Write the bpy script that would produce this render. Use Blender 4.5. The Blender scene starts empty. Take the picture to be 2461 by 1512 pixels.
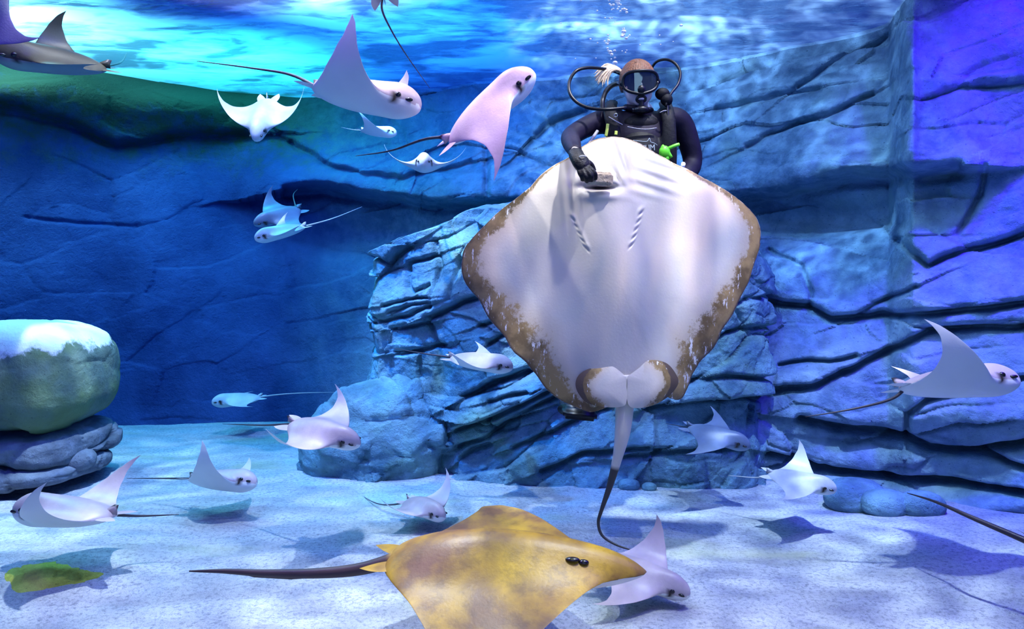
import bpy, bmesh, math, random
import numpy as np
from mathutils import Vector, Matrix, noise as mnoise
random.seed(7)
rng = np.random.default_rng(11)
SC = bpy.context.scene
COL = SC.collection

# ---------------------------------------------------------------- camera
CAM_Z, FPX, CX, HY = 1.2, 1700.0, 1230.5, 700.0
cam_d = bpy.data.cameras.new('camera')
cam_d.sensor_width = 36.0
cam_d.lens = 36.0 * FPX / 2461.0
cam_d.shift_y = -(756.0 - HY) / 2461.0
cam_d.clip_start = 0.02
cam = bpy.data.objects.new('camera', cam_d)
cam.location = (0, 0, CAM_Z)
cam.rotation_euler = (math.pi / 2, 0, 0)
COL.objects.link(cam)
SC.camera = cam
def P(px, py, d):
    """a point d metres into the tank, seen at photograph pixel (px, py)"""
    return Vector(((px - CX) * d / FPX, d, CAM_Z - (py - HY) * d / FPX))

# ---------------------------------------------------------------- world, exposure
SC.view_settings.view_transform = 'Standard'
SC.view_settings.look = 'None'
SC.view_settings.exposure = 0.4
SC.view_settings.gamma = 1.0
SC.view_settings.use_curve_mapping = False
W = bpy.data.worlds.new('world'); SC.world = W; W.use_nodes = True
bg = W.node_tree.nodes['Background']
bg.inputs[0].default_value = (0.010, 0.060, 0.80, 1); bg.inputs[1].default_value = 0.35
SC.cycles.max_bounces = 5; SC.cycles.diffuse_bounces = 2; SC.cycles.glossy_bounces = 2
SC.cycles.transmission_bounces = 4; SC.cycles.transparent_max_bounces = 10; SC.cycles.volume_bounces = 0
SC.cycles.caustics_reflective = False; SC.cycles.caustics_refractive = False

# ---------------------------------------------------------------- lamps above the water, added front fill
SURF = 3.1          # water level above the sand
def look(o, tgt):
    o.rotation_euler = (Vector(tgt) - o.location).to_track_quat('-Z', 'Y').to_euler()
def caustic_nodes(ld, scale=6.0, lo=0.35, hi=2.2, seed=0.0, colour_var=0.0):
    """light that has come through a rippled water surface: bright net of lines"""
    ld.use_nodes = True
    nt = ld.node_tree; N = nt.nodes; L = nt.links
    em = N['Emission']
    tc = N.new('ShaderNodeTexCoord')
    sep = N.new('ShaderNodeSeparateXYZ'); L.new(tc.outputs['Normal'], sep.inputs[0])
    def M(op, a, b=None):
        n = N.new('ShaderNodeMath'); n.operation = op
        for i, v in enumerate((a, b)):
            if v is None: continue
            if isinstance(v, (int, float)): n.inputs[i].default_value = v
            else: L.new(v, n.inputs[i])
        return n.outputs[0]
    u = M('DIVIDE', sep.outputs[0], sep.outputs[2]); v = M('DIVIDE', sep.outputs[1], sep.outputs[2])
    cb = N.new('ShaderNodeCombineXYZ'); L.new(u, cb.inputs[0]); L.new(v, cb.inputs[1]); cb.inputs[2].default_value = seed
    nz = N.new('ShaderNodeTexNoise'); nz.inputs['Scale'].default_value = scale * 0.8; nz.inputs['Detail'].default_value = 2
    L.new(cb.outputs[0], nz.inputs['Vector'])
    mx = N.new('ShaderNodeMixRGB'); mx.blend_type = 'LINEAR_LIGHT'; mx.inputs[0].default_value = 0.35 / max(scale / 6, .5)
    L.new(cb.outputs[0], mx.inputs[1]); L.new(nz.outputs['Color'], mx.inputs[2])
    tot = None
    for sc_, w, wd in ((scale, 1.0, .13), (scale * 1.7, 0.55, .16)):
        vo = N.new('ShaderNodeTexVoronoi'); vo.feature = 'DISTANCE_TO_EDGE'; vo.inputs['Scale'].default_value = sc_
        L.new(mx.outputs[0], vo.inputs['Vector'])
        mr_ = N.new('ShaderNodeMapRange'); mr_.inputs['From Min'].default_value = 0; mr_.inputs['From Max'].default_value = wd * 1.6
        mr_.inputs['To Min'].default_value = 1; mr_.inputs['To Max'].default_value = 0; L.new(vo.outputs['Distance'], mr_.inputs['Value'])
        p = M('MULTIPLY', M('POWER', mr_.outputs[0], 4.5), w * 2.6)
        tot = p if tot is None else M('ADD', tot, p)
    big = N.new('ShaderNodeTexNoise'); big.inputs['Scale'].default_value = scale * .45; L.new(cb.outputs[0], big.inputs['Vector'])
    bm_ = N.new('ShaderNodeMapRange'); bm_.inputs['From Min'].default_value = .38; bm_.inputs['From Max'].default_value = .62; L.new(big.outputs['Fac'], bm_.inputs['Value'])
    tot = M('MULTIPLY', tot, M('ADD', bm_.outputs[0], .15))
    st = M('ADD', M('MULTIPLY', tot, hi), lo)
    L.new(st, em.inputs['Strength'])
def spot(name, loc, tgt, energy, colour, angle=70, blend=0.6, radius=0.12, caustic=None, seed=0.0):
    ld = bpy.data.lights.new(name, 'SPOT')
    ld.energy = energy; ld.color = colour; ld.spot_size = math.radians(angle); ld.spot_blend = blend
    ld.shadow_soft_size = radius
    if caustic: caustic_nodes(ld, *caustic, seed=seed)
    o = bpy.data.objects.new(name, ld); o.location = loc; COL.objects.link(o); look(o, tgt)
    return o
def area(name, loc, tgt, energy, colour, sx, sy):
    ld = bpy.data.lights.new(name, 'AREA'); ld.shape = 'RECTANGLE'; ld.size = sx; ld.size_y = sy
    ld.energy = energy; ld.color = colour
    o = bpy.data.objects.new(name, ld); o.location = loc; COL.objects.link(o); look(o, tgt)
    return o
LM = SURF + 1.3
spot('tank_lamp_sand_left', (-1.3, 3.2, LM + .6), (-1.4, 3.9, 0), 5200, (1.0,.52,.34), 72, 0.9, 0.06, (6.0, 0.6, 1.1), 1.0)
spot('tank_lamp_sand_right', (1.2, 2.2, LM + .6), (1.1, 2.6, 0), 4300, (1.0,.54,.38), 66, 0.9, 0.06, (6.0, 0.6, 1.1), 2.0)
area('tank_lamp_front', (0.4, -0.1, LM + .2), (0.5, 3.2, 1.0), 34, (1.0,.58,.36), 2.6, 0.8)
spot('tank_lamp_subject', (-0.5, 0.3, LM + .2), (0.45, 3.15, 1.25), 120, (1.0, .60, .26), 31, 0.8, 0.05, (5.0, 0.25, 2.0), 3.0)
spot('tank_lamp_golden', (-0.2, 1.5, LM), (0.0, 2.50, 0.1), 560, (1.0,.56,.0), 17, 0.9, 0.10)
area('front_fill', (0.4, -1.6, 1.35), (0.4, 3.2, 1.2), 42, (1.0, .62, .42), 3.0, 1.0)  # added unseen fill behind the camera, brightens the diver's face and the rays
spot('tank_lamp_blue_wall', (-1.2, 2.2, LM + .6), (-1.3, 6.5, 1.0), 560, (0.0,.06,1.0), 80, 0.9, 0.3, (8.0, 0.6, 0.8), 4.0)
spot('tank_lamp_column', (-1.6, 3.0, LM), (-0.35, 4.7, 0.8), 2100, (0.02, 0.50, 1.0), 42, 0.8, 0.06, (11.0, 0.35, 1.4), 5.0)
spot('tank_lamp_wall_upper', (0.6, 3.2, LM), (1.5, 5.7, 2.1), 850, (1.0,.86,.86), 70, 0.9, 0.03, (7.0, 0.35, 1.5), 6.0)
spot('tank_lamp_wall_low', (1.5, 2.4, LM), (2.4, 4.2, 0.7), 360, (.20, .45, 1.0), 46, 0.9, 0.10, (7.0, 0.4, 1.3), 7.0)
spot('tank_lamp_violet', (2.7, 2.2, LM - .2), (3.4, 3.9, 1.6), 2000, (.30,.0,1.0), 70, 0.9, 0.2, (8.0, 0.6, 0.8), 8.0)
spot('tank_lamp_violet_sand', (2.4, 1.6, LM), (1.2, 2.9, 0.3), 380, (.8,.15,1.0), 80, 0.9, 0.2)
spot('tank_lamp_violet_left', (-2.4, 1.6, LM), (-1.4, 3.2, 0.4), 420, (.8,.15,1.0), 80, 0.9, 0.2)
spot('tank_lamp_green', (-3.3, 3.9, LM), (-3.6, 5.7, 2.5), 60, (0.5, 1.0, 0.15), 50, 0.9, 0.06, (8.0, 0.2, 2.0), 9.0)
spot('tank_lamp_surface', (-3.5, 5.0, SURF + 1.0), (-3.5, 5.2, SURF), 520, (.45,1.0,.72), 120, 0.8, 0.2)
spot('tank_lamp_surface_far', (-2.3, 5.7, SURF + .8), (-2.3, 5.9, SURF), 380, (.12,1.0,.7), 120, 0.8, 0.2)
spot('tank_lamp_surface_edge', (-3.9, 4.6, SURF + .7), (-3.9, 4.7, SURF), 800, (1.0,1.0,.6), 120, 0.9, 0.2)
spot('tank_lamp_surface_mid', (-.6, 5.0, SURF + 1.1), (-.6, 5.2, SURF), 230, (.08, .50, 1.0), 120, 0.8, 0.2)
spot('tank_lamp_surface_blue', (-1.3, 4.5, SURF + .8), (-1.3, 4.6, SURF), 110, (.2,.7,1.0), 70, 0.6, 0.2)

# ---------------------------------------------------------------- helpers
def tag(o, label, cat, group=None, kind=None):
    if label: o['label'] = label
    if cat: o['category'] = cat
    if group: o['group'] = group
    if kind: o['kind'] = kind
    return o
def np_mesh(name, verts, faces, mat=None, parent=None, smooth=True, attrs=None):
    """verts Nx3, faces Mx4 (or Mx3) arrays"""
    me = bpy.data.meshes.new(name)
    verts = np.asarray(verts, dtype=np.float32); faces = np.asarray(faces, dtype=np.int32)
    k = faces.shape[1]
    me.vertices.add(len(verts)); me.vertices.foreach_set('co', verts.ravel())
    me.loops.add(faces.size); me.loops.foreach_set('vertex_index', faces.ravel())
    me.polygons.add(len(faces))
    me.polygons.foreach_set('loop_start', np.arange(0, faces.size, k, dtype=np.int32))
    try: me.polygons.foreach_set('loop_total', np.full(len(faces), k, dtype=np.int32))
    except Exception: pass
    me.update(calc_edges=True); me.validate()
    if smooth: me.polygons.foreach_set('use_smooth', np.ones(len(me.polygons), dtype=bool))
    if attrs:
        for an, av in attrs.items():
            a = me.attributes.new(an, 'FLOAT', 'POINT'); a.data.foreach_set('value', np.asarray(av, dtype=np.float32))
    if mat: me.materials.append(mat)
    o = bpy.data.objects.new(name, me); COL.objects.link(o)
    if parent: o.parent = parent
    return o
def grid_faces(nu, nv, wrap_u=False, off=0, flip=False):
    U = nu if wrap_u else nu - 1
    i, j = np.meshgrid(np.arange(U), np.arange(nv - 1), indexing='ij')
    i2 = (i + 1) % nu
    f = np.stack([i * nv + j, i2 * nv + j, i2 * nv + j + 1, i * nv + j + 1], -1).reshape(-1, 4) + off
    return f[:, ::-1] if flip else f
def catmull(pts, n):
    pts = [Vector(p) for p in pts]
    if len(pts) == 2: return [pts[0].lerp(pts[1], i / (n - 1)) for i in range(n)]
    ext = [pts[0] * 2 - pts[1]] + pts + [pts[-1] * 2 - pts[-2]]
    out = []
    for i in range(n):
        t = i / (n - 1) * (len(pts) - 1); k = min(int(t), len(pts) - 2); u = t - k
        a, b, c, d = ext[k:k + 4]
        out.append(0.5 * ((2 * b) + (c - a) * u + (2 * a - 5 * b + 4 * c - d) * u * u + (3 * b - a - 3 * c + d) * u ** 3))
    return out
def tube_arrays(pts, radii, nseg=10, flat=1.0):
    """closed tube along pts with radius per point"""
    n = len(pts); V = []
    up = Vector((0, 0, 1))
    for i, p in enumerate(pts):
        t = (pts[min(i + 1, n - 1)] - pts[max(i - 1, 0)])
        t = t.normalized() if t.length > 1e-9 else Vector((1, 0, 0))
        if abs(t.dot(up)) > 0.95: up = Vector((0, 1, 0)) if abs(t.y) < 0.9 else Vector((1, 0, 0))
        a = t.cross(up).normalized(); b = a.cross(t).normalized(); up = b
        for k in range(nseg):
            an = 2 * math.pi * k / nseg
            V.append(p + (a * math.cos(an) + b * math.sin(an) * flat) * radii[i])
    F = []
    for i in range(n - 1):
        for k in range(nseg):
            k2 = (k + 1) % nseg
            F.append((i * nseg + k, i * nseg + k2, (i + 1) * nseg + k2, (i + 1) * nseg + k))
    for e, base in ((0, 0), (1, (n - 1) * nseg)):
        c = len(V); V.append(pts[0] if e == 0 else pts[-1])
        for k in range(nseg):
            k2 = (k + 1) % nseg
            F.append((c, base + k2, base + k, c) if e == 0 else (c, base + k, base + k2, c))
    return V, F
class MB:
    """collects pieces that become ONE mesh object"""
    def __init__(s): s.bm = bmesh.new()
    def geo(s, V, F):
        vs = [s.bm.verts.new(tuple(v)) for v in V]
        for f in F:
            f = list(dict.fromkeys(f))
            if len(f) >= 3:
                try: s.bm.faces.new([vs[i] for i in f])
                except ValueError: pass
        return s
    def tube(s, pts, r, n=24, nseg=10, flat=1.0):
        pts = catmull(pts, n) if n else [Vector(p) for p in pts]
        m = len(pts)
        if isinstance(r, (int, float)): rr = [r] * m
        else:
            rr = [float(np.interp(i / (m - 1) * (len(r) - 1), range(len(r)), r)) for i in range(m)]
        return s.geo(*tube_arrays(pts, rr, nseg, flat))
    def ball(s, c, r, rot=None, u=20, v=14):
        c = Vector(c); r = Vector(r) if not isinstance(r, (int, float)) else Vector((r, r, r))
        V = []; F = []
        for i in range(v + 1):
            th = math.pi * i / v
            for k in range(u):
                ph = 2 * math.pi * k / u
                q = Vector((math.sin(th) * math.cos(ph) * r.x, math.sin(th) * math.sin(ph) * r.y, math.cos(th) * r.z))
                if rot: q = rot @ q
                V.append(c + q)
        for i in range(v):
            for k in range(u):
                k2 = (k + 1) % u
                F.append((i * u + k, (i + 1) * u + k, (i + 1) * u + k2, i * u + k2))
        s.geo(V, F)
        return s
    def box(s, c, size, rot=None, bevel=0.0):
        b = bmesh.new(); bmesh.ops.create_cube(b, size=1.0)
        for v in b.verts: v.co = Vector((v.co.x * size[0], v.co.y * size[1], v.co.z * size[2]))
        if bevel: bmesh.ops.bevel(b, geom=b.edges[:], offset=bevel, segments=3, affect='EDGES')
        R = rot or Matrix.Identity(3)
        V = [R @ v.co + Vector(c) for v in b.verts]; b.verts.index_update()
        F = [[v.index for v in f.verts] for f in b.faces]; b.free()
        return s.geo(V, F)
    def build(s, name, mat, parent=None, smooth=True, remesh=None, smooth_it=6, sub=0, sharp=False):
        bmesh.ops.remove_doubles(s.bm, verts=s.bm.verts, dist=1e-6)
        bmesh.ops.recalc_face_normals(s.bm, faces=s.bm.faces)
        me = bpy.data.meshes.new(name); s.bm.to_mesh(me); s.bm.free()
        if smooth: me.polygons.foreach_set('use_smooth', [True] * len(me.polygons))
        if mat: me.materials.append(mat)
        o = bpy.data.objects.new(name, me); COL.objects.link(o)
        if remesh:
            m = o.modifiers.new('union', 'REMESH'); m.mode = 'VOXEL'; m.voxel_size = remesh; m.use_smooth_shade = True
            m2 = o.modifiers.new('soft', 'SMOOTH'); m2.factor = 0.5; m2.iterations = smooth_it
        if sub:
            m = o.modifiers.new('sub', 'SUBSURF'); m.levels = sub; m.render_levels = sub
        if parent: o.parent = parent
        return o

# ---- numpy noise
def _hash(ix, iy, iz, s):
    h = (ix.astype(np.int64) * 374761393 + iy.astype(np.int64) * 668265263 + iz.astype(np.int64) * 2147483647 + s * 1274126177) & 0xffffffff
    h = ((h ^ (h >> 13)) * 1274126177) & 0xffffffff
    h = ((h ^ (h >> 16)) * 2246822519) & 0xffffffff
    return ((h ^ (h >> 15)) & 0xffffff) / float(0xffffff)
def vnoise(p, s=0):
    i = np.floor(p).astype(np.int64); f = p - i; f = f * f * (3 - 2 * f)
    r = 0
    for dx in (0, 1):
        for dy in (0, 1):
            for dz in (0, 1):
                w = (f[:, 0] if dx else 1 - f[:, 0]) * (f[:, 1] if dy else 1 - f[:, 1]) * (f[:, 2] if dz else 1 - f[:, 2])
                r = r + w * _hash(i[:, 0] + dx, i[:, 1] + dy, i[:, 2] + dz, s)
    return r * 2 - 1
def fbm(p, o=4, s=0):
    r = 0; a = 1.0; t = 0
    for k in range(o):
        r = r + a * vnoise(p * (2.03 ** k) + 17.3 * k, s + k); t += a; a *= 0.5
    return r / t
def voro(p, s=0):
    """2-D cells on p[:, :2]: F1, F2-F1, cell random, local offset"""
    i = np.floor(p[:, :2]).astype(np.int64)
    f1 = np.full(len(p), 9.0); f2 = f1.copy(); cid = np.zeros(len(p)); ox = np.zeros(len(p)); oy = np.zeros(len(p))
    z = np.zeros(len(p), dtype=np.int64)
    for dx in (-1, 0, 1):
        for dy in (-1, 0, 1):
            cx, cy = i[:, 0] + dx, i[:, 1] + dy
            qx = cx + _hash(cx, cy, z, s + 1); qy = cy + _hash(cx, cy, z, s + 2)
            ddx = p[:, 0] - qx; ddy = p[:, 1] - qy
            d = np.sqrt(ddx ** 2 + ddy ** 2)
            n1 = d < f1
            f2 = np.where(n1, f1, np.minimum(f2, d))
            cid = np.where(n1, _hash(cx, cy, z, s + 3), cid)
            ox = np.where(n1, ddx, ox); oy = np.where(n1, ddy, oy)
            f1 = np.where(n1, d, f1)
    return f1, f2 - f1, cid, ox, oy
def sstep(a, b, x):
    t = np.clip((x - a) / (b - a), 0, 1); return t * t * (3 - 2 * t)
def seg_field(px, py, poly):
    """distance to polyline and signed side (positive = above in the picture)"""
    best = np.full(len(px), 1e9); side = np.zeros(len(px))
    for (x0, y0), (x1, y1) in zip(poly[:-1], poly[1:]):
        dx, dy = x1 - x0, y1 - y0; L2 = dx * dx + dy * dy
        t = np.clip(((px - x0) * dx + (py - y0) * dy) / L2, 0, 1)
        qx, qy = x0 + t * dx, y0 + t * dy
        d = np.hypot(px - qx, py - qy)
        s = np.sign(dx * (qy - py) - dy * (qx - px)) * (1 if dx >= 0 else -1)
        m = d < best; best = np.where(m, d, best); side = np.where(m, s, side)
    return best, side
def rock_relief(V, tilt=0.25, cell=(0.62, 0.34), seed=0, amt=1.0, fine=1.0):
    """how far the rock face stands out (metres) at each point: slabs, joints, grain"""
    q = V.copy(); n1 = fbm(V * 1.3 + 5, 3, seed); n2 = fbm(V * 1.3 + 31, 3, seed + 9)
    u = (V[:, 0] + V[:, 1] * .6); v = V[:, 2]
    uu = (u * math.cos(tilt) + v * math.sin(tilt)) + n1 * 0.22
    vv = (-u * math.sin(tilt) + v * math.cos(tilt)) + n2 * 0.16
    out = 0.22 * fbm(V * 0.9 + 3, 3, seed + 4)
    for k, (sx, sy, a) in enumerate(((cell[0], cell[1], 0.13), (cell[0] * .42, cell[1] * .45, 0.045))):
        f1, e, cid, ox, oy = voro(np.stack([uu / sx, vv / sy], 1), seed + 20 * k)
        tx = (_hash((cid * 99991).astype(np.int64), z0(cid), z0(cid), 3) - .5); ty = (_hash((cid * 99991).astype(np.int64), z0(cid), z0(cid), 5) - .3)
        out += a * ((cid - .5) * 1.1 + tx * ox * .9 + ty * oy * 1.2)
        out -= a * 0.40 * np.exp(-(e / (0.07 if k == 0 else .09)) ** 2) * (0.1 + 0.9 * sstep(-.15, .35, fbm(V * 1.7, 2, seed + 77)))
    out += 0.030 * fine * fbm(V * 6 + 9, 4, seed + 8) + 0.010 * fine * fbm(V * 26, 3, seed + 12)
    return out * amt
def z0(a): return np.zeros(len(a), dtype=np.int64)

# ---------------------------------------------------------------- materials
def mat_new(name):
    m = bpy.data.materials.new(name); m.use_nodes = True
    return m, m.node_tree.nodes, m.node_tree.links, m.node_tree.nodes['Principled BSDF']
def simple(name, col, rough=0.5, metal=0.0, spec=0.5, noise=0.0, nscale=20, bump=0.0, coat=0.0):
    m, N, L, b = mat_new(name)
    b.inputs['Base Color'].default_value = (*col, 1); b.inputs['Roughness'].default_value = rough
    b.inputs['Metallic'].default_value = metal; b.inputs['Specular IOR Level'].default_value = spec
    if coat: b.inputs['Coat Weight'].default_value = coat
    tc = N.new('ShaderNodeTexCoord')
    if noise:
        nz = N.new('ShaderNodeTexNoise'); nz.inputs['Scale'].default_value = nscale; nz.inputs['Detail'].default_value = 4
        L.new(tc.outputs['Object'], nz.inputs['Vector'])
        mx = N.new('ShaderNodeMixRGB'); mx.inputs[1].default_value = (*[c * (1 - noise) for c in col], 1)
        mx.inputs[2].default_value = (*[min(1, c * (1 + noise)) for c in col], 1)
        L.new(nz.outputs['Fac'], mx.inputs[0]); L.new(mx.outputs[0], b.inputs['Base Color'])
    if bump:
        nz = N.new('ShaderNodeTexNoise'); nz.inputs['Scale'].default_value = nscale * 2; nz.inputs['Detail'].default_value = 5
        L.new(tc.outputs['Object'], nz.inputs['Vector'])
        bp = N.new('ShaderNodeBump'); bp.inputs['Strength'].default_value = bump; bp.inputs['Distance'].default_value = 0.01
        L.new(nz.outputs['Fac'], bp.inputs['Height']); L.new(bp.outputs[0], b.inputs['Normal'])
    return m
def rock_mat(name, dark, light, algae, algae_amt=0.45, bump=0.5, seed=0.0, top_light=0.0, tone=None):
    m, N, L, b = mat_new(name)
    geo = N.new('ShaderNodeNewGeometry'); mp = N.new('ShaderNodeMapping'); mp.inputs['Location'].default_value = (seed, seed * .7, 0)
    L.new(geo.outputs['Position'], mp.inputs[0])
    def nz(sc, det, rough=.55):
        n = N.new('ShaderNodeTexNoise'); n.inputs['Scale'].default_value = sc; n.inputs['Detail'].default_value = det
        n.inputs['Roughness'].default_value = rough; L.new(mp.outputs[0], n.inputs['Vector']); return n
    def ramp(src, a, c):
        r = N.new('ShaderNodeMapRange'); r.inputs['From Min'].default_value = a; r.inputs['From Max'].default_value = c
        L.new(src, r.inputs['Value']); return r.outputs[0]
    def mix(f, c1, c2):
        x = N.new('ShaderNodeMixRGB')
        for i, v in ((0, f), (1, c1), (2, c2)):
            if isinstance(v, tuple): x.inputs[i].default_value = (*v, 1)
            elif isinstance(v, float): x.inputs[i].default_value = v
            else: L.new(v, x.inputs[i])
        return x.outputs[0]
    a = nz(1.6, 6); c2 = nz(7, 8, .65); g = nz(2.3, 4); g2 = nz(40, 5, .7)
    col = mix(ramp(a.outputs['Fac'], .35, .65), dark, light)
    col = mix(ramp(c2.outputs['Fac'], .42, .75), col, tuple(min(1, x * 1.35) for x in light))
    al = N.new('ShaderNodeMath'); al.operation = 'MULTIPLY'; al.inputs[1].default_value = algae_amt
    L.new(ramp(g.outputs['Fac'], .5, .68), al.inputs[0])
    col = mix(al.outputs[0], col, algae)
    sp = nz(60, 3, .6)
    col = mix(ramp(sp.outputs['Fac'], .66, .74), col, tuple(x * .55 for x in dark))
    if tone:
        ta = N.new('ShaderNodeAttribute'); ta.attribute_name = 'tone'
        dk = mix(ramp(a.outputs['Fac'], .35, .65), tone[0], tone[1]); sz = N.new('ShaderNodeSeparateXYZ'); L.new(geo.outputs['Position'], sz.inputs[0])  # darker blue of the left wall: blue light put into the rock colour
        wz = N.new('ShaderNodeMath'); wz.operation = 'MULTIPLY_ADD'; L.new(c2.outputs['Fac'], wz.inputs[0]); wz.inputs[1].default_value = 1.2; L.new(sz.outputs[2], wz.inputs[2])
        dk = mix(ramp(wz.outputs[0], 2.9, 3.4), dk, (.04, .065, .03))  # greenish band near the surface, green light put into the colour
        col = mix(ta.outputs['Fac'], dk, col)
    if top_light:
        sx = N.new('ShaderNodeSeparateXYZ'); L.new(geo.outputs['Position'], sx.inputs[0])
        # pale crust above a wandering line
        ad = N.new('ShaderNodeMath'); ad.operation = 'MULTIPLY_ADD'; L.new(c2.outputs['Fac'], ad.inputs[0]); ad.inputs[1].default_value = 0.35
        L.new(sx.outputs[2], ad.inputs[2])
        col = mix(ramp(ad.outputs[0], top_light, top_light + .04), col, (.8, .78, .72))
    L.new(col, b.inputs['Base Color'])
    b.inputs['Roughness'].default_value = 0.75; b.inputs['Specular IOR Level'].default_value = 0.25
    ms = N.new('ShaderNodeMath'); ms.operation = 'MULTIPLY_ADD'; L.new(c2.outputs['Fac'], ms.inputs[0]); ms.inputs[1].default_value = 2.0
    L.new(g2.outputs['Fac'], ms.inputs[2])
    bp = N.new('ShaderNodeBump'); bp.inputs['Strength'].default_value = bump; bp.inputs['Distance'].default_value = 0.02
    L.new(ms.outputs[0], bp.inputs['Height']); L.new(bp.outputs[0], b.inputs['Normal'])
    return m
ROCK = rock_mat('tank_rock', (.07, .16, .21), (.20, .34, .40), (.24, .40, .22), .5, bump=.9)
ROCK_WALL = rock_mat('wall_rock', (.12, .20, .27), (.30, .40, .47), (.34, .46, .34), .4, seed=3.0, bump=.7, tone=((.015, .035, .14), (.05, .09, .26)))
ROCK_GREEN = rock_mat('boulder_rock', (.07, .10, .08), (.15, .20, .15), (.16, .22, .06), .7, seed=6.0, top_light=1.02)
ROCK_DARK = rock_mat('slab_rock', (.08, .09, .11), (.18, .20, .24), (.14, .18, .10), .4, seed=9.0)

# ---------------------------------------------------------------- sand floor
def sand_h(x, y):
    p = np.stack([x, y, 0 * x], 1)
    h = 0.035 * fbm(p * np.array([.7, 1.1, 1]) + 4, 3, 41)
    rip = fbm(p * np.array([1.6, 7.5, 1]) + 9, 3, 44)
    h = h + 0.012 * rip + 0.004 * fbm(p * np.array([9, 22, 1]), 3, 47)
    for bx, by, r, a in ((-2.05, 3.15, .35, .03), (1.6, 2.55, .8, -.03), (2.3, 3.3, .6, .05), (.1, 2.3, .7, -.015)):
        h = h + a * np.exp(-((x - bx) ** 2 + (y - by) ** 2) / r ** 2)
    return h
def sand_z(x, y): return float(sand_h(np.array([x]), np.array([y]))[0])
nx, ny = 620, 620
xs = np.linspace(-6.5, 6.5, nx); ys = 0.9 + (np.linspace(0, 1, ny) ** 1.5) * 7.3
X, Y = np.meshgrid(xs, ys, indexing='ij'); X = X.ravel(); Y = Y.ravel()
Z = sand_h(X, Y)
m, N, L, b = mat_new('sand')
geo = N.new('ShaderNodeNewGeometry')
def _n(sc, det, rough=.6, sy=1.0):
    mp = N.new('ShaderNodeMapping'); mp.inputs['Scale'].default_value = (1, sy, 1); L.new(geo.outputs['Position'], mp.inputs[0])
    n = N.new('ShaderNodeTexNoise'); n.inputs['Scale'].default_value = sc; n.inputs['Detail'].default_value = det; n.inputs['Roughness'].default_value = rough
    L.new(mp.outputs[0], n.inputs['Vector']); return n.outputs['Fac']
def _r(s, a, c):
    r = N.new('ShaderNodeMapRange'); r.inputs['From Min'].default_value = a; r.inputs['From Max'].default_value = c; L.new(s, r.inputs['Value']); return r.outputs[0]
def _m(f, c1, c2):
    x = N.new('ShaderNodeMixRGB')
    for i, v in ((0, f), (1, c1), (2, c2)):
        if isinstance(v, tuple): x.inputs[i].default_value = (*v, 1)
        elif isinstance(v, float): x.inputs[i].default_value = v
        else: L.new(v, x.inputs[i])
    return x.outputs[0]
base = _m(_r(_n(2.2, 5, .6, 3.0), .35, .7), (.62, .60, .60), (.88, .87, .88))
base = _m(_r(_n(55, 4, .7), .48, .68), base, (.38, .38, .42))
base = _m(_r(_n(190, 2, .6), .60, .72), base, (.30, .28, .26))
mulA = N.new('ShaderNodeMath'); mulA.operation = 'MULTIPLY'; L.new(_r(_n(.85, 4, .55, 2.0), .56, .66), mulA.inputs[0]); mulA.inputs[1].default_value = .5
base = _m(mulA.outputs[0], base, (.60, .60, .30))
L.new(base, b.inputs['Base Color']); b.inputs['Roughness'].default_value = .9; b.inputs['Specular IOR Level'].default_value = .1
bp = N.new('ShaderNodeBump'); bp.inputs['Strength'].default_value = .9; bp.inputs['Distance'].default_value = .02
ad = N.new('ShaderNodeMath'); ad.operation = 'ADD'; L.new(_n(120, 4, .7), ad.inputs[0]); L.new(_n(28, 4, .6, 1.6), ad.inputs[1])
L.new(ad.outputs[0], bp.inputs['Height']); L.new(bp.outputs[0], b.inputs['Normal'])
SAND = m
fl = np_mesh('floor', np.stack([X, Y, Z], 1), grid_faces(nx, ny), SAND)
tag(fl, 'pale lavender white sand covering the bottom of the tank', None, kind='structure')

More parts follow.
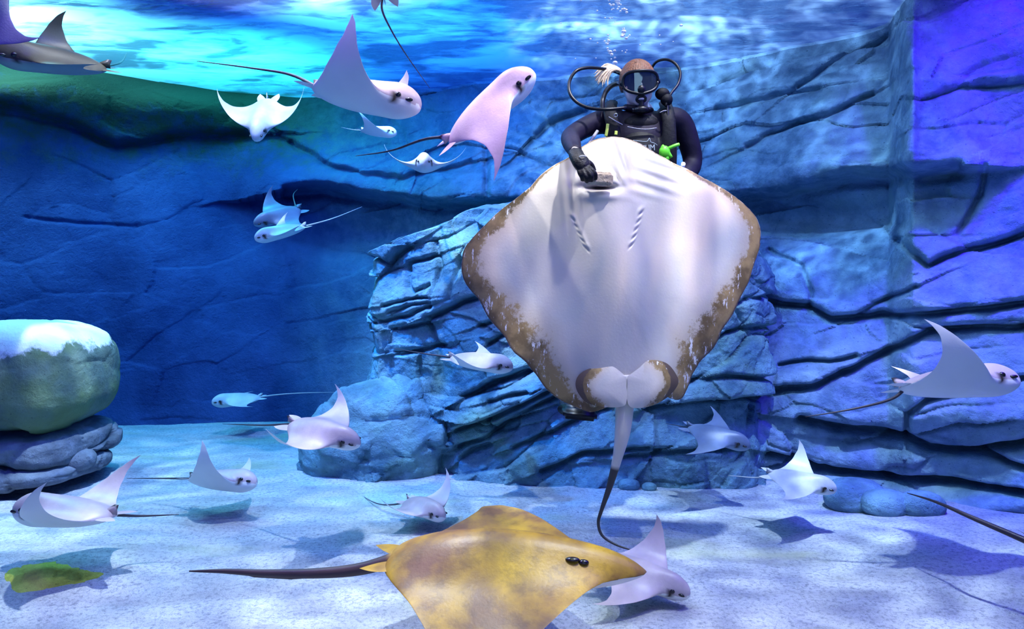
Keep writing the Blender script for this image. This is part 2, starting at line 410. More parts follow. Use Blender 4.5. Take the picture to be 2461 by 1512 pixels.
# ---------------------------------------------------------------- tank walls of moulded rock
def wall_depth_table():
    t = np.array([(-1500, 3.0, 3.0), (-700, 4.4, 4.3), (0, 5.9, 5.8), (250, 6.35, 6.3), (550, 6.45, 6.9), (720, 6.45, 7.0), (890, 6.1, 6.9), (1130, 5.6, 6.5),
                  (1400, 4.95, 6.25), (1650, 4.42, 6.05), (1850, 4.30, 5.75), (2135, 4.14, 5.05), (2195, 4.08, 4.45), (2300, 3.95, 4.3),
                  (2461, 3.72, 4.05), (2900, 3.2, 3.4), (3600, 2.4, 2.5), (4600, 1.5, 1.5)], float)
    return t
WT = wall_depth_table()
CR_R = [  # joints of the right wall: polyline, width px, groove, step (upper slab stands out)
    ([(1845, 720), (1944, 735), (1997, 762), (2235, 751), (2461, 725), (2700, 700)], 9, .10, .07),
    ([(1822, 940), (1886, 925), (1953, 921), (1997, 901), (2136, 837), (2235, 790), (2461, 780)], 10, .09, .08),
    ([(1874, 871), (1937, 859), (1997, 863), (2056, 849)], 6, .07, .02),
    ([(1925, 1004), (2036, 1024), (2177, 1044), (2235, 1075), (2275, 1081), (2354, 1075), (2461, 1055), (2700, 1030)], 11, .14, .06),
    ([(2360, 1080), (2425, 1107), (2600, 1150)], 8, .10, .03),
    ([(1826, 1075), (1910, 1103), (1965, 1127), (2076, 1139), (2156, 1147), (2354, 1167), (2600, 1190)], 9, .12, .10),
    ([(2156, 577), (2230, 640), (2341, 598), (2461, 556), (2650, 520)], 9, .08, .04),
    ([(2367, 413), (2357, 466), (2300, 560)], 7, .06, .0),
    ([(2134, 74), (2034, 138), (1917, 233)], 5, .05, .03),
    ([(1796, 370), (1891, 328), (2013, 286), (2100, 240)], 6, .07, .03),
    ([(1722, 275), (1854, 259), (1970, 233)], 6, .05, .03),
    ([(1700, 500), (1812, 481), (1891, 476), (1970, 450), (2130, 440), (2300, 420)], 16, .06, .30),
    ([(1849, 600), (1925, 640), (1950, 700), (1944, 735)], 6, .06, .0),
    ([(2066, 751), (2130, 720), (2200, 690)], 6, .06, .03),
    ([(2177, 1044), (2180, 985), (2230, 950), (2461, 900)], 7, .07, .03),
    ([(690, 470), (760, 462), (900, 480), (1010, 497), (1130, 500), (1250, 500)], 13, .05, .45),
    ([(700, 350), (800, 420), (960, 440), (1130, 400)], 8, .05, .06),
    ([(1165, 330), (1170, 420), (1168, 490)], 7, .07, .0),
    ([(1290, 330), (1320, 300), (1400, 270)], 9, .06, .08),
    ([(0, 270), (150, 300), (280, 350), (450, 330), (600, 330)], 10, .05, .10),
    ([(60, 520), (200, 535), (330, 540)], 5, .02, .0),
]
BUMP_R = [(1950, 330, 260, 150, .22), (1900, 660, 90, 80, .10), (2010, 980, 190, 70, .16), (2150, 880, 200, 60, .12), (2350, 980, 150, 70, .14),
          (2120, 1100, 220, 40, .10), (1500, 420, 200, 120, .12), (120, 230, 260, 70, .25), (480, 270, 200, 45, .18), (1980, 520, 240, 45, -.18), (900, 560, 160, 50, -.2),
          (2170, 200, 28, 220, .18), (2060, 1180, 150, 40, .22), (2330, 1210, 160, 40, .18)]
def wall_points(px, z):
    base = np.interp(px, WT[:, 0], WT[:, 1]); top = np.interp(px, WT[:, 0], WT[:, 2])
    t = np.clip(z / SURF, -.1, 1.15); d = base + (top - base) * sstep(-.35, 1.1, t) * 1.02
    x = (px - CX) * d / FPX
    V = np.stack([x, d, z], 1)
    py = HY + (CAM_Z - z) * FPX / d
    rel = rock_relief(V, 0.22, (.75, .40), 2, 0.75)
    calm = 1 - .82 * (sstep(1050, 750, px))
    rel = rel * calm
    for poly, w, g, st in CR_R:
        wob = fbm(V * 5.0, 3, 5) * 9
        dist, side = seg_field(px, py + wob, poly)
        rel = rel - g * np.exp(-(dist / w) ** 2)
        rel = rel + st * (side > 0) * np.exp(-(dist / 110.0) ** 2) * sstep(0, w * 1.0, dist)
    for bx, by, rx, ry, a in BUMP_R:
        rel = rel + a * np.exp(-((px - bx) / rx) ** 2 - ((py - by) / ry) ** 2)
    dn = d - rel
    return np.stack([(px - CX) * dn / FPX, dn, z], 1)
def build_wall(name, p0, p1, nu, nv, label):
    px = np.linspace(p0, p1, nu); z = np.linspace(-.25, SURF + .03, nv)
    A, B = np.meshgrid(px, z, indexing='ij')
    V = wall_points(A.ravel(), B.ravel())
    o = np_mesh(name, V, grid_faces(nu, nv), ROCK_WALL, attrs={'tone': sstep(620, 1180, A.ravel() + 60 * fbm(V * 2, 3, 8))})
    tag(o, label, None, kind='structure')
    return o
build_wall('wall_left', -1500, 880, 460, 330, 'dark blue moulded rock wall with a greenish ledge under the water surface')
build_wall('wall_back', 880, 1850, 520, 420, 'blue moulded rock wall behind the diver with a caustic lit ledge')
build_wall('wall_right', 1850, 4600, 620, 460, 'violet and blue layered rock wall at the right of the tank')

# ---------------------------------------------------------------- rock things
def closed_rock(name, label, c, size, seed, mat, amt=.5, pw=2.6, group=None, rot=0.0, n=(150, 96), tilt=.2, cell=(.5, .3), shear=(0, 0), feat=1.0, profile=None):
    nu, nv = n
    ph = np.linspace(0, 2 * np.pi, nu, endpoint=False); th = np.linspace(0.02, np.pi - .02, nv)
    A, B = np.meshgrid(ph, th, indexing='ij'); A = A.ravel(); B = B.ravel()
    d = np.stack([np.sin(B) * np.cos(A), np.sin(B) * np.sin(A), np.cos(B)], 1)
    r = (np.abs(d) ** pw).sum(1) ** (-1.0 / pw)
    V = d * r[:, None] * np.array(size)
    if profile is not None:
        k = np.interp(V[:, 2] / size[2], [p[0] for p in profile], [p[1] for p in profile])
        V[:, 0] *= k; V[:, 1] *= k
    V[:, 0] += shear[0] * V[:, 2]; V[:, 1] += shear[1] * V[:, 2]
    cr, sr = math.cos(rot), math.sin(rot)
    V = np.stack([V[:, 0] * cr - V[:, 1] * sr, V[:, 0] * sr + V[:, 1] * cr, V[:, 2]], 1)
    d2 = np.stack([d[:, 0] * cr - d[:, 1] * sr, d[:, 0] * sr + d[:, 1] * cr, d[:, 2]], 1)
    W_ = V + np.array(c)
    rel = rock_relief(W_ * feat, tilt, cell, seed, amt) / feat
    W_ = W_ + d2 * rel[:, None]
    F = grid_faces(nu, nv, wrap_u=True)
    # caps
    top = len(W_); W_ = np.vstack([W_, W_[0::nv].mean(0), W_[nv - 1::nv].mean(0)])
    caps = []
    for i in range(nu):
        j = (i + 1) % nu
        caps.append((top, j * nv, i * nv, top)); caps.append((top + 1, i * nv + nv - 1, j * nv + nv - 1, top + 1))
    me = bpy.data.meshes.new(name)
    bm = bmesh.new(); vs = [bm.verts.new(v) for v in (W_ - np.array(c))]
    for f in list(F) + caps:
        f = list(dict.fromkeys(int(q) for q in f)); bm.faces.new([vs[q] for q in f])
    bmesh.ops.recalc_face_normals(bm, faces=bm.faces); bm.to_mesh(me); bm.free()
    me.polygons.foreach_set('use_smooth', [True] * len(me.polygons)); me.materials.append(mat)
    o = bpy.data.objects.new(name, me); o.location = c; COL.objects.link(o)
    tag(o, label, 'rock', group); return o

# central outcrop: a cliff with a face and a top that runs back to the wall
CR_C = [([(901, 616), (927, 630), (981, 592)], 6, .06, .05), ([(977, 632), (1036, 611)], 5, .06, .03), ([(974, 640), (981, 688), (996, 707), (1028, 688)], 6, .07, .0),
        ([(908, 770), (987, 757), (1031, 737)], 5, .06, .03), ([(1031, 761), (1066, 748), (1108, 722), (1142, 713), (1250, 690)], 7, .09, .08), ([(1038, 576), (1050, 643), (1036, 740)], 6, .06, .0),
        ([(1095, 621), (1079, 716)], 6, .06, .0), ([(942, 789), (1022, 776)], 5, .05, .04), ([(925, 735), (990, 722), (1030, 716)], 4, .05, .02), ([(940, 748), (1030, 728)], 4, .04, .02),
        ([(1025, 770), (1047, 837), (1050, 900)], 7, .07, .0), ([(1152, 783), (1190, 770)], 5, .07, .03), ([(1174, 827), (1225, 795)], 5, .07, .03), ([(950, 850), (1010, 840), (1060, 830)], 6, .06, .04),
        ([(1093, 1038), (1175, 1007), (1253, 973), (1318, 940)], 6, .09, .07), ([(1090, 1080), (1149, 1061), (1220, 1012), (1301, 970), (1345, 950)], 7, .10, .08),
        ([(1175, 1007), (1184, 1028)], 5, .08, .0), ([(1100, 1110), (1123, 1090), (1170, 1070)], 7, .08, .04), ([(1233, 1077), (1318, 1041), (1399, 1002), (1460, 980)], 6, .07, .05),
        ([(1301, 1129), (1350, 1110), (1415, 1087), (1480, 1083), (1560, 1080)], 7, .09, .05), ([(1113, 960), (1188, 918), (1269, 892)], 9, .10, .08), ([(1181, 963), (1230, 950), (1270, 940)], 5, .06, .03),
        ([(1500, 1100), (1640, 1090), (1800, 1085)], 7, .06, .06), ([(1650, 850), (1750, 800), (1840, 780)], 6, .05, .03), ([(1640, 920), (1740, 900), (1840, 905)], 7, .06, .05),
        ([(1560, 985), (1700, 965), (1840, 955)], 7, .07, .08), ([(1690, 760), (1840, 700)], 6, .05, .03)]
def central_outcrop():
    path = [(905, 5.9), (893, 5.3), (893, 4.92), (905, 4.78), (1000, 4.70), (1100, 4.62), (1250, 4.52), (1400, 4.46), (1600, 4.42), (1740, 4.40), (1790, 4.46), (1808, 4.60), (1815, 5.0), (1820, 5.4)]
    zt = [1.45, 1.45, 1.47, 1.50, 1.60, 1.72, 1.80, 1.85, 1.85, 1.75, 1.62, 1.58, 1.55, 1.5]
    nu, nv, nc = 620, 300, 60
    t = np.linspace(0, len(path) - 1, nu)
    # spend most columns on the front
    t = np.interp(np.linspace(0, 1, nu), [0, .08, .16, .22, .86, .93, 1], [0, 1, 2, 3, 10, 11, 13])
    ppx = np.interp(t, range(len(path)), [p[0] for p in path]); pd = np.interp(t, range(len(path)), [p[1] for p in path])
    ztop = np.interp(t, range(len(path)), zt)
    k = np.exp(-np.linspace(-2, 2, 15) ** 2); k /= k.sum()
    pdp = np.convolve(np.pad(pd, 7, 'edge'), k, 'valid'); ppp = np.convolve(np.pad(ppx, 7, 'edge'), k, 'valid')
    x = (ppp - CX) * pdp / FPX; y = pdp
    tx = np.gradient(x); ty = np.gradient(y); ln = np.hypot(tx, ty); nxv, nyv = ty / ln, -tx / ln   # outward (towards the camera side)
    u = np.linspace(0, 1, nv)
    zz = -.15 + (ztop[:, None] + .15 + .05 * fbm(np.stack([x * 3, y * 3, 0 * x], 1), 3, 71)[:, None]) * u[None, :]
    lean = .16 * (1 - u[None, :]) ** 1.6 - .10 * sstep(.82, 1, u)[None, :]
    lean = lean * (0.2 + 0.8 * sstep(1000, 1120, ppp))[:, None]
    Xv = x[:, None] + nxv[:, None] * lean; Yv = y[:, None] + nyv[:, None] * lean
    V = np.stack([Xv.ravel(), Yv.ravel(), zz.ravel()], 1)
    px = V[:, 0] / V[:, 1] * FPX + CX; py = HY + (CAM_Z - V[:, 2]) * FPX / V[:, 1]
    rel = rock_relief(V, 0.48, (.62, .34), 13, .70, 1.3)
    for poly, w, g, st in CR_C:
        wob = fbm(V * 7.0, 3, 6) * 6
        dist, side = seg_field(px, py + wob, poly)
        rel = rel - g * .8 * np.exp(-(dist / w) ** 2) + st * .8 * (side > 0) * np.exp(-(dist / 60.0) ** 2) * sstep(0, w, dist)
    n3 = np.repeat(np.stack([nxv, nyv, 0 * nxv], 1), nv, 0)
    V = V + n3 * rel[:, None]
    G = V.reshape(nu, nv, 3)
    # top: rows run back into the wall
    rim = G[:, -1, :]; cen = np.array([(1400 - CX) * 6.0 / FPX, 6.1, 1.95])
    s = np.linspace(0, 1, nc)[1:]
    back = rim[:, None, :] + (cen[None, None, :] - rim[:, None, :]) * s[None, :, None]
    bv = back.reshape(-1, 3); bv = bv.copy()
    bv[:, 2] += .07 * np.sin(np.tile(s, nu) * 3.0) + .05 * fbm(bv * 3.5, 4, 15) * np.tile(sstep(0, .1, s), nu)
    A = np.concatenate([G, bv.reshape(nu, nc - 1, 3)], 1)
    o = np_mesh('rock_outcrop', A.reshape(-1, 3), grid_faces(nu, nv + nc - 1), ROCK)
    tag(o, 'tall fractured blue rock outcrop rising behind the large pale stingray', 'rock')
central_outcrop()
closed_rock('boulder', 'low rounded rock with greenish top at the foot of the outcrop, left side', tuple(P(905, 1060, 4.85)), (.50, .38, .40), 23, ROCK, .85, 2.6, shear=(.12, 0), cell=(.45, .3), profile=[(-1, 1.1), (0, 1.0), (1, .72)])
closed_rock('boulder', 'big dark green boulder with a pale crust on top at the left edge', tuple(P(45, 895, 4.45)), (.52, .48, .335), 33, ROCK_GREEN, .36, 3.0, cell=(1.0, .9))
closed_rock('rock_slab', 'thick dark slab lying under the green boulder at the left edge', tuple(P(55, 1062, 4.47)), (.46, .45, .125), 37, ROCK_DARK, .5, 3.6, cell=(.7, .4))
closed_rock('rock_slab', 'lowest dark slab resting on the sand at the left edge', tuple(P(75, 1123, 4.42)), (.40, .42, .085), 39, ROCK_DARK, .22, 3.0, cell=(.4, .3))
closed_rock('rock', 'small dark rock on the sand beside the lowest left slab', tuple(P(185, 1108, 4.35)), (.10, .10, .07), 43, ROCK_DARK, .15, 2.5, n=(60, 40))
MOSS = rock_mat('mossy_sand', (.40, .36, .04), (.85, .75, .12), (.45, .42, .03), .6, bump=.8, seed=12)
closed_rock('mossy_rock', 'low yellow algae covered mound in the sand at the lower left', (P(142, 1382, 3.05).x, 3.0, .0), (.27, .20, .042), 47, MOSS, .30, 1.3, n=(130, 80), feat=3.0)
for i, (px, py, d, r, lab) in enumerate([(1398, 1152, 4.36, .055, 'small pale blue pebble left of the stingray tail at the foot of the outcrop'), (1438, 1156, 4.34, .045, 'smaller pebble next to the pale one, nearer the stingray tail'),
                                     (1512, 1160, 4.3, .05, 'small pebble right of the stingray tail at the foot of the outcrop'), (1560, 1163, 4.28, .035, 'tiny pebble at the outcrop foot, right of the other pebbles'),
                                     (2055, 1172, 3.95, .13, 'rounded rock at the base of the right wall, leftmost of three in a row'), (2130, 1195, 3.8, .10, 'rounded rock at the base of the right wall, middle of three in a row'),
                                     (2215, 1190, 3.75, .09, 'rounded rock at the base of the right wall, nearest the black tail')]):
    closed_rock('rock', lab, (P(px, py, d).x, d, sand_z(P(px, py, d).x, d) + r * .45), (r * 1.3, r, r * .8), 60 + i, ROCK, .10 * r / .08, 2.3, n=(60, 40), feat=3.0)

# ---------------------------------------------------------------- water surface seen from below, and the water
m, N, L, b = mat_new('water_surface')
N.remove(b); out = N['Material Output']
tc = N.new('ShaderNodeNewGeometry')
def wn(sc, stretch, det=3, dist=0.0):
    mp = N.new('ShaderNodeMapping'); mp.inputs['Scale'].default_value = stretch; mp.inputs['Rotation'].default_value = (0, 0, .15)
    L.new(tc.outputs['Position'], mp.inputs[0])
    n = N.new('ShaderNodeTexNoise'); n.inputs['Scale'].default_value = sc; n.inputs['Detail'].default_value = det; n.inputs['Distortion'].default_value = dist
    L.new(mp.outputs[0], n.inputs['Vector']); return n.outputs['Fac']
def mr(s, a, c, lo=0.0, hi=1.0):
    r = N.new('ShaderNodeMapRange'); r.inputs['From Min'].default_value = a; r.inputs['From Max'].default_value = c
    r.inputs['To Min'].default_value = lo; r.inputs['To Max'].default_value = hi; L.new(s, r.inputs['Value']); return r.outputs[0]
h1 = wn(1.3, (1.0, 2.2, 1), 3, .6); h2 = wn(6.0, (.8, 1.8, 1), 3, .8)
bpn = N.new('ShaderNodeBump'); bpn.inputs['Strength'].default_value = 1.0; bpn.inputs['Distance'].default_value = .05
adn = N.new('ShaderNodeMath'); adn.operation = 'MULTIPLY_ADD'; L.new(h2, adn.inputs[0]); adn.inputs[1].default_value = .3; L.new(h1, adn.inputs[2])
L.new(adn.outputs[0], bpn.inputs['Height'])
gl = N.new('ShaderNodeBsdfGlossy'); gl.inputs['Color'].default_value = (.75, .9, .95, 1); gl.inputs['Roughness'].default_value = .04; L.new(bpn.outputs[0], gl.inputs['Normal'])
trl = N.new('ShaderNodeBsdfTranslucent'); trl.inputs['Color'].default_value = (.8, .95, 1, 1)
trp = N.new('ShaderNodeBsdfTransparent'); trp.inputs['Color'].default_value = (1, 1, 1, 1)
mA = N.new('ShaderNodeMixShader'); L.new(mr(adn.outputs[0], .55, .76, .12, .75), mA.inputs[0]); L.new(gl.outputs[0], mA.inputs[1]); L.new(trl.outputs[0], mA.inputs[2])
mB = N.new('ShaderNodeMixShader'); mB.inputs[0].default_value = .38; L.new(mA.outputs[0], mB.inputs[1]); L.new(trp.outputs[0], mB.inputs[2])
L.new(mB.outputs[0], out.inputs['Surface'])
nx, ny = 260, 260
xs = np.linspace(-6.5, 6.5, nx); ys = np.linspace(-.6, 8.2, ny)
X, Y = np.meshgrid(xs, ys, indexing='ij'); X = X.ravel(); Y = Y.ravel()
pz = np.stack([X, Y, 0 * X], 1)
Zs = SURF + .012 * fbm(pz * np.array([1.2, 3, 1]), 3, 91) + .004 * fbm(pz * np.array([4, 11, 1]), 2, 93)
ws = np_mesh('water_surface', np.stack([X, Y, Zs], 1), grid_faces(nx, ny), m)
tag(ws, 'rippled water surface seen from below with turquoise glare at left', 'water', kind='stuff')

m, N, L, b = mat_new('tank_water')
N.remove(b); out = N['Material Output']
va = N.new('ShaderNodeVolumeAbsorption'); va.inputs['Color'].default_value = (0.10, 0.62, 0.985, 1); va.inputs['Density'].default_value = .26
L.new(va.outputs[0], out.inputs['Volume'])
wb = MB().box((0, 3.8, SURF / 2 - .2), (13.4, 9.2, SURF + .35)).build('tank_water', m, smooth=False)
tag(wb, 'clear blue water filling the whole tank', 'water', kind='stuff')

# ---------------------------------------------------------------- rays
def ray_mat(name, dorsal, belly, rim=None, dorsal2=None, rough=.38, mottled=0.0, tail=None):
    m, N, L, b = mat_new(name)
    tc = N.new('ShaderNodeTexCoord')
    def at(n):
        a = N.new('ShaderNodeAttribute'); a.attribute_name = n; return a.outputs['Fac']
    def nz(sc, det=4, rg=.55, st=(1, 1, 1)):
        mp = N.new('ShaderNodeMapping'); mp.inputs['Scale'].default_value = st; L.new(tc.outputs['Object'], mp.inputs[0])
        n = N.new('ShaderNodeTexNoise'); n.inputs['Scale'].default_value = sc; n.inputs['Detail'].default_value = det; n.inputs['Roughness'].default_value = rg
        L.new(mp.outputs[0], n.inputs['Vector']); return n.outputs['Fac']
    def rg(s, a, c):
        r = N.new('ShaderNodeMapRange'); r.inputs['From Min'].default_value = a; r.inputs['From Max'].default_value = c; L.new(s, r.inputs['Value']); return r.outputs[0]
    def mx(f, c1, c2):
        x = N.new('ShaderNodeMixRGB')
        for i, v in ((0, f), (1, c1), (2, c2)):
            if isinstance(v, tuple): x.inputs[i].default_value = (*v, 1)
            elif isinstance(v, float): x.inputs[i].default_value = v
            else: L.new(v, x.inputs[i])
        return x.outputs[0]
    def mul(a, c):
        n = N.new('ShaderNodeMath'); n.operation = 'MULTIPLY'
        for i, v in enumerate((a, c)):
            if isinstance(v, float): n.inputs[i].default_value = v
            else: L.new(v, n.inputs[i])
        return n.outputs[0]
    def add(a, c):
        n = N.new('ShaderNodeMath'); n.operation = 'ADD'
        for i, v in enumerate((a, c)):
            if isinstance(v, float): n.inputs[i].default_value = v
            else: L.new(v, n.inputs[i])
        return n.outputs[0]
    d2 = dorsal2 or tuple(x * 1.35 for x in dorsal)
    top = mx(rg(nz(5, 4), .38, .66), dorsal, d2)
    if mottled: top = mx(mul(rg(nz(14, 5, .7), .5, .62), mottled), top, tuple(x * .55 for x in dorsal))
    bel = mx(rg(nz(4, 3), .3, .7), belly, tuple(x * .92 for x in belly))
    if rim:
        bel = mx(mul(rg(nz(2.6, 3, .5, (1, 1, .7)), .45, .62), .9), bel, (.48, .47, .43))  # belly mottling, with caustic light bands put into the colour
        bel = mx(mul(rg(nz(3.3, 2, .5, (1.3, 1, .5)), .52, .70), .7), bel, (.86, .66, .48))
        e = at('rim'); f = add(e, add(mul(nz(22, 8, .8), 1.3), -.65))
        bel = mx(mul(rg(add(e, mul(nz(6, 4), .5)), .30, .75), .55), bel, (.50, .38, .24))
        bel = mx(rg(f, .46, .62), bel, mx(rg(nz(9, 4), .4, .6), rim, tuple(x * .45 for x in rim)))
        bel = mx(mul(rg(nz(34, 5, .75, (1, 1, .35)), .57, .63), rg(e, .45, .6)), bel, (.80, .76, .70))
        bel = mx(rg(e, .955, .985), bel, (.10, .07, .05))
    col = mx(rg(at('dorsal'), .45, .55), bel, top)
    if tail: col = mx(rg(at('tail'), .3, .45), col, tail)
    col = mx(rg(at('dark'), .25, .8), col, (.035, .025, .02))
    L.new(col, b.inputs['Base Color']); b.inputs['Roughness'].default_value = rough
    b.inputs['Specular IOR Level'].default_value = .35
    b.inputs['Subsurface Weight'].default_value = 0.0
    bp = N.new('ShaderNodeBump'); bp.inputs['Strength'].default_value = .12; bp.inputs['Distance'].default_value = .004
    L.new(nz(90, 3), bp.inputs['Height']); L.new(bp.outputs[0], b.inputs['Normal'])
    return m
COWNOSE = ray_mat('cownose_skin', (.42, .33, .34), (.86, .84, .80), tail=(.05, .04, .05))
COWNOSE_DARK = ray_mat('cownose_skin_dark', (.055, .05, .03), (.30, .30, .27), tail=(.04, .03, .04))
COWNOSE_SLATE = ray_mat('cownose_skin_slate', (.10, .13, .20), (.20, .28, .38), tail=(.05, .06, .08))
COWNOSE_PALE = ray_mat('cownose_skin_pale', (.42, .42, .46), (.66, .68, .70), tail=(.40, .40, .42))
GOLD = ray_mat('golden_brown_skin', (.17, .085, .03), (.80, .74, .68), dorsal2=(.50, .30, .02), mottled=.4, tail=(.07, .045, .045))
BELLY = ray_mat('stingray_belly_skin', (.20, .15, .10), (.66, .58, .48), rim=(.36, .24, .10), tail=(.04, .035, .035))
BLACK_EYE = simple('eye_black', (.015, .012, .012), .15, spec=.6)
LE_C = [(0, .322), (.05, .318), (.09, .295), (.115, .26), (.14, .20), (.18, .155), (.26, .130), (.4, .095), (.6, .030), (.8, -.06), (.92, -.13), (1, -.20)]
TE_C = [(0, -.305), (.08, -.30), (.16, -.275), (.25, -.225), (.4, -.165), (.6, -.125), (.8, -.13), (.92, -.165), (1, -.20)]
LE_S = [(0, .485), (.05, .478), (.09, .435), (.15, .35), (.26, .295), (.42, .235), (.6, .17), (.78, .10), (.9, .04), (.96, .0), (1, -.06)]
TE_S = [(0, -.40), (.10, -.405), (.20, -.39), (.32, -.345), (.5, -.265), (.7, -.195), (.85, -.155), (.95, -.145), (1, -.08)]
def ray_arrays(LE, TE, thL, thR, droop=0.0, power=1.4, thick=.16, tipthin=.014, nose=.06, bend_from=.17, ns=81, nc=46, pitch_tip=0.0, wave=0.0, curlback=0.0, lead=.42, cheek=1.0):
    """closed skin of a ray, disc one unit wide, nose to +X, left wing +Y; thL/thR tip angles in degrees"""
    s = np.sin(np.linspace(-1, 1, ns) * np.pi / 2 * .97) / math.sin(np.pi / 2 * .97)
    a = np.abs(s)
    le = np.interp(a, [p[0] for p in LE], [p[1] for p in LE]); te = np.interp(a, [p[0] for p in TE], [p[1] for p in TE])
    # rounding of the sampled outlines
    k = np.array([1, 2, 1]) / 4.0
    for _ in range(2):
        le[1:-1] = np.convolve(le, k, 'valid'); te[1:-1] = np.convolve(te, k, 'valid')
    u = (1 - np.cos(np.linspace(0, 1, nc) * np.pi)) / 2
    Xg = le[:, None] + (te - le)[:, None] * u[None, :]
    # spanwise bending
    y = np.zeros(ns); z = np.zeros(ns); mid = ns // 2
    for side, th in ((1, thL), (-1, thR)):
        yy = zz = 0.0; prev = 0.0
        rngi = range(mid + 1, ns) if side > 0 else range(mid - 1, -1, -1)
        for i in rngi:
            q = a[i]; w = max(0, (q - bend_from) / (1 - bend_from)) ** power
            ang = math.radians(th) * w
            ds = (q - prev) * .5; prev = q
            yy += math.cos(ang) * ds; zz += math.sin(ang) * ds
            y[i] = side * yy; z[i] = zz
    sg = np.sign(s) + (s == 0)
    T = thick * np.exp(-(a / .25) ** 2) + tipthin * (1 - a) + .0012
    hu = (u ** lead) * ((1 - u) ** .6); hu = hu / hu.max()
    H = T[:, None] * hu[None, :]
    head = np.exp(-(a / .115) ** 4)[:, None] * np.exp(-((Xg - (LE[0][1] - .10)) / .10) ** 2)
    H = H + nose * head * (u[None, :] ** .3) * ((1 - u[None, :]) ** .2)
    # cheek: step beside the head
    angs = np.where(s >= 0, thL, thR) * np.maximum(0, (a - bend_from) / (1 - bend_from)) ** power
    ca, sa = np.cos(np.radians(angs)), np.sin(np.radians(angs))
    dy = -np.sign(s) * sa; dz = ca
    cz = z[:, None] + wave * np.sin(u[None, :] * 5 + a[:, None] * 3) * a[:, None] ** 1.5 * (1 - a[:, None] ** 8) + pitch_tip * (Xg) * (a[:, None] ** 2)
    cy = np.repeat(y[:, None], nc, 1)
    cx = Xg - curlback * (np.abs(cz)) * a[:, None]
    up = np.stack([cx, cy + dy[:, None] * H * .58, cz + dz[:, None] * H * .58], -1)
    dn = np.stack([cx, cy - dy[:, None] * H * .42, cz - dz[:, None] * H * .42], -1)
    V = np.concatenate([up.reshape(-1, 3), dn.reshape(-1, 3)])
    F = np.concatenate([grid_faces(ns, nc, flip=True), grid_faces(ns, nc, off=ns * nc)])
    dors = np.concatenate([np.ones(ns * nc), np.zeros(ns * nc)])
    # leading fold and hollow beside the eye, in the dorsal and side skin
    xx = np.tile(Xg.ravel(), 2); aa = np.tile(np.repeat(a, nc), 2)
    dark = np.exp(-((xx - (LE[0][1] - .115)) / .03) ** 2 - ((aa - .145) / .022) ** 2) * 1.0 * cheek
    return V, F, dors, dark, (cy, cz)
def frame(F, U):
    X = Vector(F).normalized(); U = Vector(U); Z = (U - X * U.dot(X)).normalized(); Y = Z.cross(X)
    return Matrix((X, Y, Z)).transposed()
def stitch(name, V, F, attrs, mat, extra=(), bevelseam=1e-5):
    """join numpy skin with extra (verts, faces, attr dict) pieces, weld the seam, one mesh"""
    bm = bmesh.new(); lay = {k: bm.verts.layers.float.new(k) for k in ('dorsal', 'dark', 'tail', 'rim')}
    def addp(V, F, at):
        vs = []
        for i, v in enumerate(V):
            w = bm.verts.new((float(v[0]), float(v[1]), float(v[2])))
            for k in lay:
                q = at.get(k, 0.0); w[lay[k]] = float(q[i]) if hasattr(q, '__len__') else float(q)
            vs.append(w)
        for f in F:
            f = list(dict.fromkeys(int(q) for q in f))
            if len(f) > 2:
                try: bm.faces.new([vs[q] for q in f])
                except ValueError: pass
    addp(V, F, attrs)
    bmesh.ops.remove_doubles(bm, verts=bm.verts, dist=bevelseam)
    for e in extra: addp(*e)
    bmesh.ops.recalc_face_normals(bm, faces=bm.faces)
    me = bpy.data.meshes.new(name); bm.to_mesh(me); bm.free()
    me.polygons.foreach_set('use_smooth', [True] * len(me.polygons)); me.materials.append(mat)
    o = bpy.data.objects.new(name, me); COL.objects.link(o); return o
def blade(pts, th=.004, n=10):
    """thin closed fin from an outline of local points [(base0), ..., (base1)] fanned from their centre"""
    pts = [Vector(p) for p in pts]; c = sum(pts, Vector()) / len(pts)
    nrm = (pts[1] - pts[0]).cross(pts[-1] - pts[0]).normalized()
    V = [c + nrm * th, c - nrm * th] + pts; F = []
    for i in range(len(pts)):
        j = (i + 1) % len(pts)
        F += [(0, 2 + i, 2 + j), (1, 2 + j, 2 + i)]
    return V, F
def leaf(base, direction, side, length, width, nrm, n=12, th=.006):
    """rounded lobe (pelvic fin)"""
    base = Vector(base); dv = Vector(direction).normalized(); sd = Vector(side).normalized(); nn = Vector(nrm).normalized()
    V = []; F = []; m = 7
    for i in range(n + 1):
        t = i / n; w = width * (math.sin(math.pi * min(1, t * .55 + .30)) ** .8) * (1 - t ** 5)
        for j in range(m):
            q = j / (m - 1) * 2 - 1
            for sg in (1, -1):
                V.append(base + dv * (t * length) + sd * (q * w) + nn * sg * th * (1 - q * q) * (1 - t))
    ix = lambda i, j, s: (i * m + j) * 2 + s
    for i in range(n):
        for j in range(m - 1):
            F.append((ix(i, j, 0), ix(i + 1, j, 0), ix(i + 1, j + 1, 0), ix(i, j + 1, 0)))
            F.append((ix(i, j, 1), ix(i, j + 1, 1), ix(i + 1, j + 1, 1), ix(i + 1, j, 1)))
    return V, F
